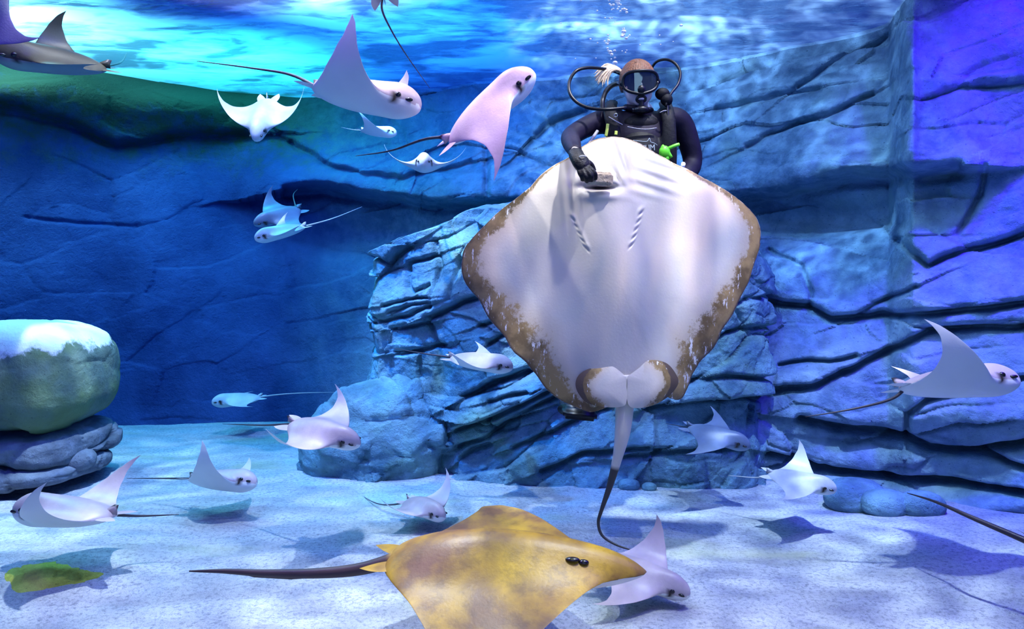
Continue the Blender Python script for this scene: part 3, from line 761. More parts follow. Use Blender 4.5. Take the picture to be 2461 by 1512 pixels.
def make_ray(name, label, cat, px, py, d, W, F, U, thL, thR, tail=None, mat=None, kind='c', group=None, eyes=True, tailr=.0085, dorsal_fin=True, fold=None, **kw):
    LE, TE = (LE_C, TE_C) if kind == 'c' else (LE_S, TE_S)
    V, Fc, dors, dark, _ = ray_arrays(LE, TE, thL, thR, **kw)
    R = frame(F, U); loc = P(px, py, d); inv = R.transposed()
    def to_l(p): return inv @ (Vector(p) - loc) / W
    tx = TE[0][1]
    ex = []
    base = Vector((tx + .05, 0, .012))
    if tail:
        pts = [base] + [to_l(P(*t)) for t in tail]
    else:
        pts = [base, Vector((tx - .3, 0, .02)), Vector((tx - .75, 0.02, .0)), Vector((tx - 1.15, -.05, -.06))]
    n = 34; cp = catmull(pts, n)
    tv, tf = tube_arrays(cp, [tailr * (1 - i / n) ** .8 * 1.15 + .0012 for i in range(n)], 8)
    ta = [min(1, (v[0] - tx) / -.12) if (v[0] < tx) else 0 for v in tv]
    ta = [min(1.0, max(0.0, (i // 8) / n * 6)) for i in range(len(tv))]
    ex.append((tv, tf, {'dorsal': 1.0, 'tail': ta}))
    if dorsal_fin:
        bx = tx + .03
        bv, bf = blade([(bx + .045, 0, .015), (bx + .01, 0, .045), (bx - .03, 0, .068), (bx - .055, 0, .066), (bx - .045, 0, .035), (bx - .05, 0, .01)])
        ex.append((bv, bf, {'dorsal': 1.0, 'tail': [.0, .0, 0, .25, .6, .7, .3, 0]}))
    if fold:
        fp = [to_l(P(*t)) for t in fold]; bv, bf = blade(fp, .002); ex.append((bv, bf, {'dorsal': 1.0, 'tail': 1.0}))
    for sg in (1, -1):
        lv, lf = leaf((tx + .07, sg * .045, .004), (-1, sg * .33, .02), (0, 1, 0), .155, .042, (0, 0, 1))
        nl = len(lv); ex.append((lv, lf, {'dorsal': [1.0 if i % 2 == 0 else 0.0 for i in range(nl)]}))
    o = stitch(name, V, Fc, {'dorsal': dors, 'dark': dark}, mat or COWNOSE, ex)
    o.location = loc; o.rotation_mode = 'QUATERNION'; o.rotation_quaternion = R.to_quaternion(); o.scale = (W, W, W)
    tag(o, label, cat, group)
    if eyes:
        for sg in (1, -1):
            if kind == 'c':
                ec = (LE[0][1] - .052, sg * .052, .012); er = (.022, .009, .010); sc = (LE[0][1] - .112, sg * .066, .024); sr = (.018, .012, .015)
            else:
                ec = (.268, sg * .066, .052); er = (.018, .012, .010); sc = (.232, sg * .070, .062); sr = (.024, .013, .008)
            mb = MB().ball(ec, er, u=14, v=10).build('eye', BLACK_EYE, o)
            mb = MB().ball(sc, sr, u=14, v=10).build('spiracle', BLACK_EYE, o)
    return o
CR, SR = 'cownose ray', 'stingray'
RG = 'cownose rays swimming in the tank'
def cn(label, *a, **k):
    return make_ray('cownose_ray', label, 'ray', *a, group=RG, **k)
cn('dark cownose ray with a dark raised wing at the upper left, under the glare', 128, 150, 3.9, .86, (-.76, -.62, -.04), (.10, -.46, 1), 22, 96, [(290, 150, 4.6), (305, 128, 5.0)], COWNOSE_DARK, power=.8, curlback=-.3)
cn('cownose ray mostly outside the left edge, only one curved wing showing', -72, 38, 2.7, .56, (-.62, -.20, -.75), (0, -1, .1), 12, 12, [(-60, -160, 3.0), (20, -260, 3.2)], COWNOSE_SLATE)
cn('cownose ray leaving at the top edge, only its rear and long black tail showing', 905, -88, 3.2, .56, (-.22, .05, 1), (-.1, .95, .1), 15, 15, [(918, 22, 3.2), (938, 68, 3.2), (975, 130, 3.2), (1033, 212, 3.2)], COWNOSE_DARK)
cn('large pale cownose ray showing its belly side, one wing raised high, upper middle', 878, 238, 3.1, .84, (.94, -.26, -.20), (-.02, .16, 1), 96, 84, [(700, 180, 3.3), (600, 163, 3.4), (473, 147, 3.5)], COWNOSE, power=.8, curlback=-.75)
cn('cownose ray facing down with both wing tips up, left of the large pale one', 630, 285, 4.5, .66, (.02, -.62, -.78), (0, -.78, .62), 70, 70, [(622, 240, 4.9)], COWNOSE_PALE, power=1.3)
cn('small cyan cownose ray just beneath the large pale one', 910, 318, 4.6, .40, (.95, -.25, -.12), (0, .1, 1), 65, 72, [(850, 312, 4.8), (820, 306, 4.9)], COWNOSE_PALE)
cn('violet cownose ray climbing to the upper right beside the diver', 1178, 262, 2.95, .74, (.78, -.18, .60), (-.50, -.48, .74), -50, -52, [(1020, 335, 3.1), (940, 362, 3.2), (855, 375, 3.3)], ray_mat('cownose_skin_violet', (.52, .36, .46), (.72, .80, .84), tail=(.05, .04, .06)), power=.9)
cn('small white cownose ray seen head on with wing tips up, below the violet one', 1020, 398, 4.2, .60, (.10, -1, -.08), (0, 0, 1), 66, 70, [(1010, 380, 5.2)], COWNOSE_PALE, power=1.1)
cn('white and cyan cownose ray gliding to the lower left, left of the outcrop', 675, 560, 4.9, .56, (-.86, -.38, -.26), (-.15, -.25, 1), 32, 70, [(800, 525, 5.1), (870, 497, 5.2)], COWNOSE_PALE)
cn('faint dark blue cownose ray just above and behind the white and cyan one', 668, 520, 5.4, .62, (-.6, -.5, -.3), (.5, -.1, .8), 25, 60, [(705, 470, 5.6), (715, 455, 5.7)], COWNOSE_SLATE)
cn('lavender cownose ray passing in front of the outcrop, beside the big stingray', 1155, 872, 3.9, .58, (.96, -.20, -.12), (.05, -.18, 1), 22, 68, [(1020, 850, 4.0), (940, 836, 4.1)], COWNOSE)
cn('faint teal cownose ray far back above the pale sand, its wing cyan', 570, 962, 5.9, .62, (-.85, -.30, -.05), (.10, -.10, 1), 10, -10, None, COWNOSE_PALE)
cn('lavender cownose ray just left of the low boulder, its far wing raised', 778, 1042, 3.3, .62, (.90, -.30, -.18), (.02, -.36, 1), 62, 88, [(630, 1022, 3.5), (535, 1019, 3.7)], COWNOSE, power=1.7)
cn('pale blue cownose ray with one raised wing, casting a dark shadow on the left sand', 535, 1158, 3.75, .64, (.95, -.22, .02), (0, .35, 1), 60, 82, [(410, 1150, 3.9), (305, 1150, 4.0)], COWNOSE, power=.7, curlback=-.6)
cn('brown cownose ray heading left with both wings up, at the lower left', 155, 1235, 3.0, .76, (-.98, .14, .01), (0, .04, 1), 80, 82, [(330, 1240, 3.1), (430, 1237, 3.15)], COWNOSE, power=.9)
cn('blue cownose ray resting on the sand with raised wings, above the golden stingray', 1022, 1222, 3.55, .52, (.66, -.75, -.03), (-.08, -.12, 1), 84, 62, [(945, 1213, 3.75), (905, 1210, 3.9), (865, 1189, 4.2)], COWNOSE, power=.9, curlback=-.35)
cn('white cownose ray on the sand whose rear is hidden by the golden stingray', 1548, 1385, 2.78, .58, (.86, -.42, -.22), (.12, -.30, 1), 88, 8, [(1420, 1380, 2.9)], COWNOSE, power=1.0, curlback=-.5)
cn('white cownose ray with a raised wing before the rock wall at the right edge', 2300, 925, 2.95, .74, (.96, -.20, .10), (0, .42, 1), 62, 80, [(2140, 960, 3.0), (2040, 985, 3.05), (1935, 1002, 3.1)], COWNOSE, power=.7)
cn('faint grey blue cownose ray low in front of the right rock wall', 1725, 1050, 3.95, .56, (.86, -.40, -.22), (.1, -.3, 1), 30, -12, [(1640, 1025, 4.1), (1600, 1018, 4.2)], COWNOSE_SLATE)
cn('pale blue cownose ray gliding over its shadow at the foot of the right wall', 1925, 1158, 3.55, .52, (.90, -.38, -.14), (.05, -.30, 1), 82, 10, [(1820, 1148, 3.7), (1750, 1143, 3.8)], COWNOSE_PALE, power=1.0, curlback=-.5)
cn('ray beyond the right edge of the picture, only its long black tail showing', 2680, 1395, 2.5, .62, (.92, .1, -.35), (0, 0, 1), 20, 20, [(2461, 1298, 2.6), (2340, 1246, 2.75), (2250, 1207, 2.9), (2180, 1185, 3.05)], COWNOSE_DARK, tailr=.020)
GR = make_ray('stingray', 'golden brown stingray gliding over the sand at the bottom, one wing cut by the frame', 'ray', 1212, 1358, 2.36, .98, (.985, -.10, -.01), (.0, -.06, 1), 5, -30,
     [(870, 1367, 2.40), (760, 1378, 2.42), (640, 1378, 2.44), (540, 1373, 2.46), (455, 1373, 2.48)], GOLD, 's', tailr=.022, dorsal_fin=False, power=.8, thick=.19, tipthin=.018, nose=.015, wave=.012, lead=.75, cheek=0.0, fold=[(560, 1374, 2.455), (610, 1388, 2.445), (700, 1393, 2.43), (790, 1387, 2.415), (850, 1374, 2.403), (700, 1378, 2.43)])

# the big stingray held up by the diver, belly to the glass
def big_stingray():
    O = [(1470, 328), (1500, 331), (1535, 343), (1575, 368), (1620, 393), (1690, 428), (1745, 458), (1790, 492), (1818, 522), (1829, 555), (1824, 600), (1808, 650), (1790, 695), (1765, 745),
         (1735, 795), (1710, 843), (1680, 872), (1662, 900), (1655, 930), (1640, 960), (1622, 962), (1600, 950), (1560, 955), (1500, 960), (1440, 985), (1420, 991), (1395, 985), (1350, 962), (1310, 935),
         (1290, 900), (1265, 872), (1238, 850), (1215, 812), (1180, 770), (1150, 720), (1118, 678), (1107, 645), (1112, 605), (1135, 572), (1165, 542), (1200, 508), (1240, 478), (1275, 450), (1300, 420), (1330, 398), (1365, 380), (1400, 352), (1432, 334)]
    c = np.array([1478.0, 655.0]); P0 = np.array(O, float)
    ang = np.unwrap(np.arctan2(P0[:, 1] - c[1], P0[:, 0] - c[0])); rad = np.hypot(P0[:, 0] - c[0], P0[:, 1] - c[1])
    if ang[-1] < ang[0]: ang = ang[::-1]; rad = rad[::-1]
    na, nr = 460, 130
    th = np.linspace(0, 2 * np.pi, na, endpoint=False)
    a3 = np.concatenate([ang - 2 * np.pi, ang, ang + 2 * np.pi]); r3 = np.tile(rad, 3)
    R = np.interp(th, a3, r3); k = np.exp(-np.linspace(-2, 2, 9) ** 2); k /= k.sum(); R = np.convolve(np.concatenate([R[-4:], R, R[:4]]), k, 'valid')
    R = R * (1 + .004 * np.sin(th * 23) * (np.sin(th) > -.2))
    rr = 1 - (1 - np.linspace(0, 1, nr)) ** 1.25
    TH, RR = np.meshgrid(th, rr, indexing='ij')
    px = c[0] + np.cos(TH) * RR * R[:, None]; py = c[1] + np.sin(TH) * RR * R[:, None]
    px = px.ravel(); py = py.ravel(); q = np.tile(rr, na); dist = ((1 - RR) * R[:, None]).ravel(); TH = TH.ravel()
    D0 = 3.12
    mid = D0 + .10 * ((px - 1478) / 350) ** 2 - .04 * ((py - 655) / 330) + .05 * sstep(470, 330, py) + .03 * np.sin(px / 60 + py / 90) * q ** 4 * sstep(600, 900, py)
    prof = (1 - q ** 2.6) ** .8
    g = lambda x, y, sx, sy, rot=0.0: np.exp(-(((px - x) * math.cos(rot) + (py - y) * math.sin(rot)) / sx) ** 2 - ((-(px - x) * math.sin(rot) + (py - y) * math.cos(rot)) / sy) ** 2)
    rel = .030 * prof + .055 * g(1470, 690, 110, 260) * prof          # the body between the wings
    rel += .020 * g(1450, 520, 95, 90)
    rel -= .016 * (g(1560, 600, 40, 150, -.1) + g(1375, 600, 40, 150, .1))
    rel += .016 * g(1445, 472, 42, 11)                                # lower lip
    rel -= .040 * g(1441, 450, 38, 8)                                 # mouth
    rel += .012 * g(1445, 430, 60, 14) + .015 * g(1490, 400, 26, 60, .2) + .012 * g(1400, 395, 20, 70, -.15)
    rel -= .014 * g(1484, 425, 6, 18, -.5) + .012 * g(1406, 432, 6, 16, .4)
    fold = sstep(90, 20, np.abs((px - 1585) + (py - 420) * .3)) * sstep(70, 10, np.abs(py - 425))
    rel += .0045 * fold * np.sin((py + (px - 1585) * -.35) / 5.0)     # wrinkles right of the snout
    fold2 = sstep(40, 5, np.abs(px - 1368 - (py - 450) * .10)) * sstep(120, 20, np.abs(py - 470))
    rel += .0045 * fold2 * np.sin((px - (py - 450) * .10) / 4.0)
    fold3 = sstep(26, 4, np.abs(px - 1497 - (py - 380) * .35)) * sstep(70, 10, np.abs(py - 385))
    rel += .004 * fold3 * np.sin((px - (py - 380) * .35) / 3.6)
    dark = 1.0 * g(1441, 452, 32, 5) + .8 * g(1485, 428, 3.5, 15, -.5) + .4 * g(1406, 434, 3, 10, .4)
    for i in range(5):                                                # gill slits
        for gx, gy, rot in ((1378 + i * 7.5, 525 + i * 17, .9), (1540 - i * 5.5, 510 + i * 19, -.9)):
            rel += .006 * g(gx, gy - 5, 11, 6, rot); rel -= .008 * g(gx, gy + 3, 10, 2.6, rot); dark += .35 * g(gx, gy + 3, 8, 1.6, rot)
    rel += .006 * np.sin((py - px * .6) / 55) * sstep(420, 600, py) * prof
    front = mid - rel; back = mid + .010 + .10 * g(1478, 640, 150, 240) * prof + .012 * prof
    back = np.where(q > .999, mid, back); front = np.where(q > .999, mid, front)
    def w3(dd): return np.stack([(px - CX) * dd / FPX, dd, CAM_Z - (py - HY) * dd / FPX], 1)
    A = w3(front); B = w3(back)
    deg = np.degrees(TH) % 360       # 0 right, 90 down, 180 left, 270 up
    wdt = np.interp(deg, [0, 20, 45, 62, 75, 90, 105, 120, 140, 165, 180, 200, 225, 250, 290, 320, 345, 360], [85, 110, 130, 80, 14, 10, 45, 120, 150, 130, 95, 70, 16, 5, 4, 22, 60, 85])
    rim = np.clip(1 - dist / wdt, 0, 1)
    n = len(A)
    V = np.concatenate([A, B]); F = np.concatenate([grid_faces(na, nr, wrap_u=True), grid_faces(na, nr, wrap_u=True, off=n, flip=True)])
    origin = P(1478, 655, D0)
    V = V - np.array(origin)
    ex = []
    # pelvic fins
    def lobe(out, dbase, flip):
        out = np.array(out, float); cc = out.mean(0); m = len(out); pts = []; Fq = []; rims = []
        nn = 14; seg = 60
        cl = catmull([Vector((x, y, 0)) for x, y in list(out) + [out[0]]], seg + 1)[:-1]
        for sgn in (-1, 1):
            for i in range(nn + 1):
                t = i / nn
                for v in cl:
                    x = cc[0] + (v.x - cc[0]) * t; y = cc[1] + (v.y - cc[1]) * t
                    dd = dbase + sgn * .016 * (1 - t ** 2.5) + .0004 * (y - 900) * -.35 + .00018 * abs(x - 1507)
                    pts.append(P(x, y, dd) - origin)
                    side = (x - 1507) * (1 if flip else -1)
                    rims.append(float(np.clip(t * 1.02 - .18 + (side - 70) / 80, 0, 1)) if side > 40 else 0.0)
        N1 = (nn + 1) * seg
        for b0 in (0, N1):
            for i in range(nn):
                for k in range(seg):
                    k2 = (k + 1) % seg
                    Fq.append((b0 + i * seg + k, b0 + i * seg + k2, b0 + (i + 1) * seg + k2, b0 + (i + 1) * seg + k))
        return pts, Fq, {'rim': rims}
    ex.append(lobe([(1505, 905), (1470, 880), (1430, 882), (1398, 895), (1384, 915), (1387, 940), (1410, 968), (1450, 978), (1490, 978), (1506, 965)], 3.045, False))
    ex.append(lobe([(1508, 905), (1535, 885), (1560, 866), (1600, 872), (1624, 898), (1630, 922), (1610, 950), (1575, 972), (1535, 981), (1509, 970)], 3.045, True))
    tp = [P(1498, 900, 3.08), P(1501, 975, 3.08), P(1496, 1040, 3.08), P(1484, 1100, 3.09), P(1465, 1170, 3.10), P(1446, 1225, 3.10), P(1438, 1258, 3.10), P(1448, 1288, 3.09), P(1482, 1310, 3.07), P(1530, 1326, 3.05)]
    cp = catmull([v - origin for v in tp], 60)
    rad = np.interp(np.linspace(0, 9, 60), [0, 1, 2, 3, 4, 5, 6, 7, 8, 9], [.046, .041, .034, .022, .014, .0085, .007, .006, .005, .002])
    tv, tf = tube_arrays(cp, list(rad), 14, .8)
    ex.append((tv, tf, {'tail': [float(np.clip((i // 14) / 60 * 9 - 2.9, 0, 1)) for i in range(len(tv))]}))
    o = stitch('stingray', V, F, {'dark': np.concatenate([dark, 0 * dark]), 'rim': np.concatenate([rim, 0 * rim]), 'dorsal': np.concatenate([0 * q, np.where(q > .985, 0, 1.0)])}, BELLY, ex)
    o.location = origin
    tag(o, 'huge pale stingray held upright by the diver, belly towards the glass, brown margin', 'ray')
    return o
big_stingray()

# ---------------------------------------------------------------- the diver
SKIN = simple('skin', (.95, .78, .70), .5, noise=.06, nscale=30)
SUIT = simple('neoprene_navy', (.010, .007, .020), .6, spec=.2, noise=.25, nscale=14, bump=.25)
VEST = simple('vest_black', (.006, .006, .008), .6, spec=.2, noise=.3, nscale=30, bump=.2)
RUBBER = simple('rubber_black', (.006, .006, .008), .35, spec=.35)
GLOVE = simple('glove_black', (.006, .006, .007), .5, spec=.25, noise=.3, nscale=60, bump=.3)
HAIR = simple('hair_auburn', (.19, .075, .03), .5, noise=.6, nscale=60, bump=.5)
BLOND = simple('hair_blond', (.85, .62, .40), .5, noise=.3, nscale=80, bump=.4)
GREEN = simple('gauge_green', (.18, .85, .03), .4)
LIME = simple('strap_lime', (.55, .65, .10), .5)
CHROME = simple('chrome', (.75, .77, .8), .18, metal=1.0)
GREY = simple('strap_grey', (.42, .40, .45), .5, noise=.3, nscale=90)
GLASS = simple('mask_glass', (.02, .028, .025), .04, spec=1.0, coat=1.0)
WHITE = simple('eye_white', (.8, .8, .78), .3)
diver = bpy.data.objects.new('person', None); diver.location = P(1500, 985, 3.62); COL.objects.link(diver)
tag(diver, 'person in a dark wetsuit and dive mask, hovering behind the big stingray and feeding it', 'person')
def part(o):
    o.parent = diver; o.matrix_parent_inverse = Matrix.Translation(-diver.location); return o
def limb(mb, pts, r, n=16): mb.tube([P(*p) for p in pts], r, n, 14)
J = dict(pel=(1540, 560, 3.60), waist=(1538, 470, 3.57), chest=(1537, 350, 3.53), neck=(1534, 262, 3.53),
         sl=(1450, 292, 3.53), el=(1373, 328, 3.37), wl=(1383, 366, 3.09), sr=(1630, 292, 3.55), er=(1664, 395, 3.56), wr=(1603, 468, 3.35),
         hl=(1510, 575, 3.60), kl=(1478, 770, 3.52), al=(1425, 935, 3.62), hr=(1572, 575, 3.60), kr=(1560, 765, 3.62), ar=(1505, 880, 3.78))
def figure(mb, k):
    c = P(*J['chest'])
    mb.ball(c, (.175 * k, .115 * k, .165), u=24, v=16); mb.ball(P(*J['waist']), (.145 * k, .105 * k, .14)); mb.ball(P(*J['pel']), (.165 * k, .12 * k, .13))
    mb.ball(P(1537, 300, 3.54), (.185 * k, .085 * k, .075))
    limb(mb, [J['neck'], (1535, 300, 3.54)], [.052 * k, .075 * k], 6)
    limb(mb, [(1490, 292, 3.53), J['sl'], (1408, 306, 3.46), J['el'], (1374, 345, 3.24), J['wl']], [.07 * k, .062 * k, .052 * k, .047 * k, .044 * k, .031 * k], 28)
    limb(mb, [(1585, 290, 3.54), J['sr'], (1655, 342, 3.56), J['er'], (1640, 430, 3.46), J['wr']], [.07 * k, .064 * k, .055 * k, .048 * k, .045 * k, .031 * k], 28)
    limb(mb, [J['hl'], (1497, 665, 3.55), J['kl'], (1455, 850, 3.56), J['al']], [.088 * k, .078 * k, .058 * k, .056 * k, .036 * k], 24)
    limb(mb, [J['hr'], (1570, 665, 3.60), J['kr'], (1535, 820, 3.70), J['ar']], [.088 * k, .078 * k, .058 * k, .056 * k, .036 * k], 24)
HC = P(1532, 199, 3.50)
TILT = Matrix.Translation(HC) @ Matrix.Rotation(math.radians(11), 4, 'X') @ Matrix.Rotation(math.radians(-3), 4, 'Y') @ Matrix.Translation(-HC)
def tilt(o): o.data.transform(TILT); return o
mb = MB(); figure(mb, .86); mb.bm.verts.ensure_lookup_table(); nfig = len(mb.bm.verts)
mb.ball(HC + Vector((0, 0, .004)), (.078, .094, .104), u=32, v=24)
mb.ball(HC + Vector((0, -.036, -.056)), (.066, .054, .058)); mb.ball(HC + Vector((0, -.066, -.094)), (.032, .026, .024))        # jaw, chin
mb.tube([HC + Vector((0, -.088, .022)), HC + Vector((0, -.104, -.004)), HC + Vector((0, -.110, -.024))], [.009, .011, .014], 8)
for sx in (-1, 1):
    mb.ball(HC + Vector((sx * .040, -.066, -.026)), (.024, .022, .020)); mb.ball(HC + Vector((sx * .034, -.080, .030)), (.026, .014, .010))
    mb.ball(HC + Vector((sx * .076, .006, -.004)), (.010, .018, .030))
mb.tube([HC + Vector((-.022, -.086, -.062)), HC + Vector((0, -.096, -.060)), HC + Vector((.022, -.086, -.062))], .007, 8)
mb.tube([HC + Vector((-.020, -.084, -.074)), HC + Vector((0, -.094, -.075)), HC + Vector((.020, -.084, -.074))], .008, 8)
mb.bm.verts.ensure_lookup_table()
for v in list(mb.bm.verts)[nfig:]: v.co = TILT @ v.co
mb.tube([HC + Vector((0, .02, -.06)), P(1534, 275, 3.53)], [.052, .054], 8)
part(mb.build('body', SKIN, remesh=.0065, smooth_it=5))
for sx in (-1, 1): part(MB().ball(HC + Vector((sx * .031, -.083, .006)), (.013, .010, .010)).build('eye', WHITE)).data.transform(TILT)
mb = MB(); figure(mb, 1.0)
part(mb.build('wetsuit', SUIT, remesh=.009, smooth_it=8))
# collar of the suit
mb = MB(); mb.tube([P(1534 + 30 * math.cos(a), 262 + 4 * math.cos(a), 3.515 + .055 * math.sin(a)) for a in np.linspace(0, 2 * math.pi, 25)], .016, 0, 10)
part(mb.build('collar', SUIT))
# hair
mb = MB(); V = []; F = []
nu, nv = 120, 60
for i in range(nv + 1):
    th = math.pi * .64 * i / nv
    for k in range(nu):
        ph = 2 * math.pi * k / nu
        front = max(0, -math.sin(ph))
        t2 = th * (1 - .34 * front ** 1.5)
        r = 1 + .012 * math.sin(ph * 37 + th * 4) * math.sin(t2) + .008 * math.sin(ph * 61)
        part_line = .985 if abs(math.cos(ph)) < .10 and math.sin(ph) < 0 else 1
        V.append(HC + Vector((math.sin(t2) * math.cos(ph) * .090 * r, .004 + math.sin(t2) * math.sin(ph) * .101 * r, .006 + math.cos(t2) * .108 * r * part_line)))
for i in range(nv):
    for k in range(nu):
        k2 = (k + 1) % nu; F.append((i * nu + k, (i + 1) * nu + k, (i + 1) * nu + k2, i * nu + k2))
mb.geo(V, F); o = tilt(part(mb.build('hair', HAIR)))
sm = o.modifiers.new('thick', 'SOLIDIFY'); sm.thickness = .004; sm.offset = -1
rnd = random.Random(3)
mb = MB()
for i in range(46):
    a = rnd.uniform(0, 2 * math.pi); q = rnd.uniform(.0, .020); w = rnd.uniform(.9, 1.25)
    off = Vector((q * math.cos(a), q * math.sin(a) * .8, q * math.sin(a)))
    e = rnd.uniform(-1, 1)
    mb.tube([P(1494, 174, 3.57) + off * .3, P(1478, 164, 3.56) + off * .7, P(1460, 165 + e * 4, 3.55) + off * w, P(1447 + e * 5, 180 + e * 5, 3.54) + off * w * 1.1, P(1440 + e * 10, 194 + e * 7, 3.53) + off * w * 1.3],
            [.004, .006, .0065, .005, .0012], 12, 6)
mb.ball(P(1485, 169, 3.565), (.012, .014, .013))
part(tag(mb.build('ponytail', BLOND), 'floating pale blond ponytail', None))
# mask
def sup(a, rx, ry, p=3.2):
    c, s = math.cos(a), math.sin(a)
    return rx * abs(c) ** (2 / p) * (1 if c >= 0 else -1), ry * abs(s) ** (2 / p) * (1 if s >= 0 else -1)
MC = HC + Vector((-.002, 0, -.006))
def mask_pt(a, k, dy, rx=.086, rz=.052):
    x, z = sup(a, rx * k, rz * k)
    if z < 0: z *= 1.0 + .12 * math.exp(-(x / .03) ** 2); x *= 1 - .22 * (-z / rz) ** 2
    return MC + Vector((x, -.118 + dy + 3.8 * x * x, z))
AN = np.linspace(0, 2 * math.pi, 73)
mb = MB(); mb.tube([mask_pt(a, .97, 0) for a in AN], .0075, 0, 10)
rings = [(1.0, .004), (1.02, .018), (.98, .036), (.90, .052)]
V = []; F = []
for k, dy in rings:
    for a in AN[:-1]: V.append(mask_pt(a, k, dy))
for i in range(3):
    for k in range(72): F.append((i * 72 + k, i * 72 + (k + 1) % 72, (i + 1) * 72 + (k + 1) % 72, (i + 1) * 72 + k))
mb.geo(V, F)
mb.ball(MC + Vector((0, -.112, -.036)), (.020, .018, .022))
for sx in (-1, 1): mb.box(MC + Vector((sx * .090, -.076, .0)), (.014, .030, .026), bevel=.004)
mk = tilt(part(mb.build('dive_mask', RUBBER)))
V = []; F = []
for i in range(9):
    for a in AN[:-1]: V.append(mask_pt(a, max(.001, i / 8) * .93, -.001))
for i in range(8):
    for k in range(72): F.append((i * 72 + k, (i + 1) * 72 + k, (i + 1) * 72 + (k + 1) % 72, i * 72 + (k + 1) % 72))
g = MB().geo(V, F).build('mask_lens', GLASS); tilt(g); g.parent = mk; tag(g, 'dark reflecting mask glass', None)
mb = MB(); mb.tube([MC + Vector((.092 * math.cos(a), .0 + .112 * math.sin(a) - .01, .006 + .022 * math.sin(a))) for a in np.linspace(-.75, math.pi + .75, 30)], .010, 0, 8, .25)
s_ = mb.build('mask_strap', RUBBER); tilt(s_); s_.parent = mk
# regulator
mb = MB(); mb.tube([HC + Vector((-.002 + .022 * math.cos(a), -.106 - .003 * math.sin(a), -.086 + .014 * math.sin(a))) for a in np.linspace(0, 2 * math.pi, 30)], .0065, 0, 8)
mb.ball(HC + Vector((.0, -.104, -.136)), (.038, .026, .020)); mb.ball(HC + Vector((.0, -.122, -.136)), (.026, .012, .016))
mb.tube([HC + Vector((0, -.10, -.088)), HC + Vector((0, -.106, -.125))], .013, 6)
mb.tube([HC + Vector((-.045, -.10, -.136)), HC + Vector((.045, -.10, -.136))], .011, 6)
rg_ = tilt(part(mb.build('regulator', RUBBER)))
mb = MB(); mb.box(HC + Vector((-.002, -.112, -.086)), (.026, .008, .012), bevel=.003); q = mb.build('mouthpiece', GREY); tilt(q); q.parent = rg_
def hose(name, pts, r, mat=RUBBER, lab=None, n=60):
    return part(tag(MB().tube([P(*p) for p in pts], r, n, 12).build(name, mat), lab, None))
hose('hose', [(1505, 185, 3.63), (1478, 172, 3.60), (1446, 165, 3.52), (1410, 163, 3.46), (1383, 172, 3.43), (1368, 198, 3.42), (1370, 225, 3.40), (1388, 247, 3.38), (1418, 260, 3.36), (1460, 263, 3.34), (1505, 259, 3.36)], .0082)
hose('hose', [(1560, 175, 3.66), (1576, 150, 3.62), (1600, 143, 3.58), (1623, 153, 3.55), (1635, 176, 3.53), (1629, 203, 3.51), (1612, 226, 3.48), (1604, 250, 3.44), (1606, 290, 3.42)], .0072)
hose('inflator_hose', [(1490, 200, 3.60), (1470, 206, 3.54), (1455, 222, 3.48), (1448, 242, 3.44), (1447, 262, 3.43)], .013)
hose('gauge_hose', [(1436, 315, 3.42), (1424, 333, 3.40), (1414, 352, 3.40), (1412, 380, 3.42)], .008, GREY, 'pale grey hose at the side')
# vest
mb = MB()
for (pts, r) in (([(1470, 246, 3.56), (1466, 268, 3.44), (1474, 310, 3.405), (1478, 380, 3.42), (1482, 450, 3.45)], [.034, .036, .036, .042, .05]),
                 ([(1598, 246, 3.56), (1604, 270, 3.45), (1608, 310, 3.42), (1606, 380, 3.42), (1600, 450, 3.45)], [.034, .036, .036, .045, .05])):
    mb.tube([P(*p) for p in pts], r, 24, 12, .45)
mb.ball(P(1540, 372, 3.455), (.125, .065, .125)); mb.ball(P(1540, 300, 3.48), (.095, .055, .05))
vest = part(mb.build('dive_vest', VEST, remesh=.008, smooth_it=4))
mb = MB(); mb.box(P(1467, 243, 3.44), (.062, .05, .062), Matrix.Rotation(-.12, 3, 'Y'), .012)
q = mb.build('shoulder_pad', VEST); q.parent = vest; q.matrix_parent_inverse = Matrix.Translation(-diver.location)
mb = MB(); mb.ball(P(1592, 226, 3.45), (.036, .03, .030)); mb.ball(P(1602, 240, 3.44), (.030, .028, .030)); mb.tube([P(1603, 236, 3.43), P(1600, 256, 3.42)], .006, 4)
part(tag(mb.build('shoulder_valve', VEST), 'purplish black valve bulge on the shoulder', None))
def strip(name, pts, w, mat, lab=None, flat=.2):
    return part(tag(MB().tube([P(*p) for p in pts], w, 16, 8, flat).build(name, mat), lab, None))
strip('chest_strap', [(1508, 305, 3.400), (1528, 309, 3.392), (1552, 311, 3.392), (1577, 308, 3.40)], .0065, GREY, 'grey chest strap', .4)
strip('zip_line', [(1463, 281, 3.385), (1478, 290, 3.380), (1496, 300, 3.385)], .004, GREY, 'pale slanting trim', .6)
strip('zip_line', [(1586, 271, 3.40), (1594, 267, 3.395), (1601, 266, 3.40)], .004, GREY, 'pale slanting trim', .6)
strip('lime_strap', [(1461, 298, 3.372), (1459, 312, 3.37), (1456, 328, 3.372)], .0075, LIME, 'lime green strap', .5)
strip('lime_strap', [(1481, 315, 3.372), (1480, 324, 3.37)], .0075, LIME, 'lime green strap', .5)
ring = MB().tube([P(1480 + 4.2 * math.cos(a), 277 + 4.2 * math.sin(a), 3.385) for a in np.linspace(0, 2 * math.pi, 20)], .0016, 0, 6)
part(tag(ring.build('metal_ring', CHROME), 'small steel ring', None))
mb = MB(); mb.ball(P(1597, 366, 3.365), (.027, .022, .032)); mb.ball(P(1601, 381, 3.365), (.016, .014, .018)); mb.tube([P(1590, 352, 3.365), P(1600, 360, 3.36), P(1612, 380, 3.365)], .012, 8)
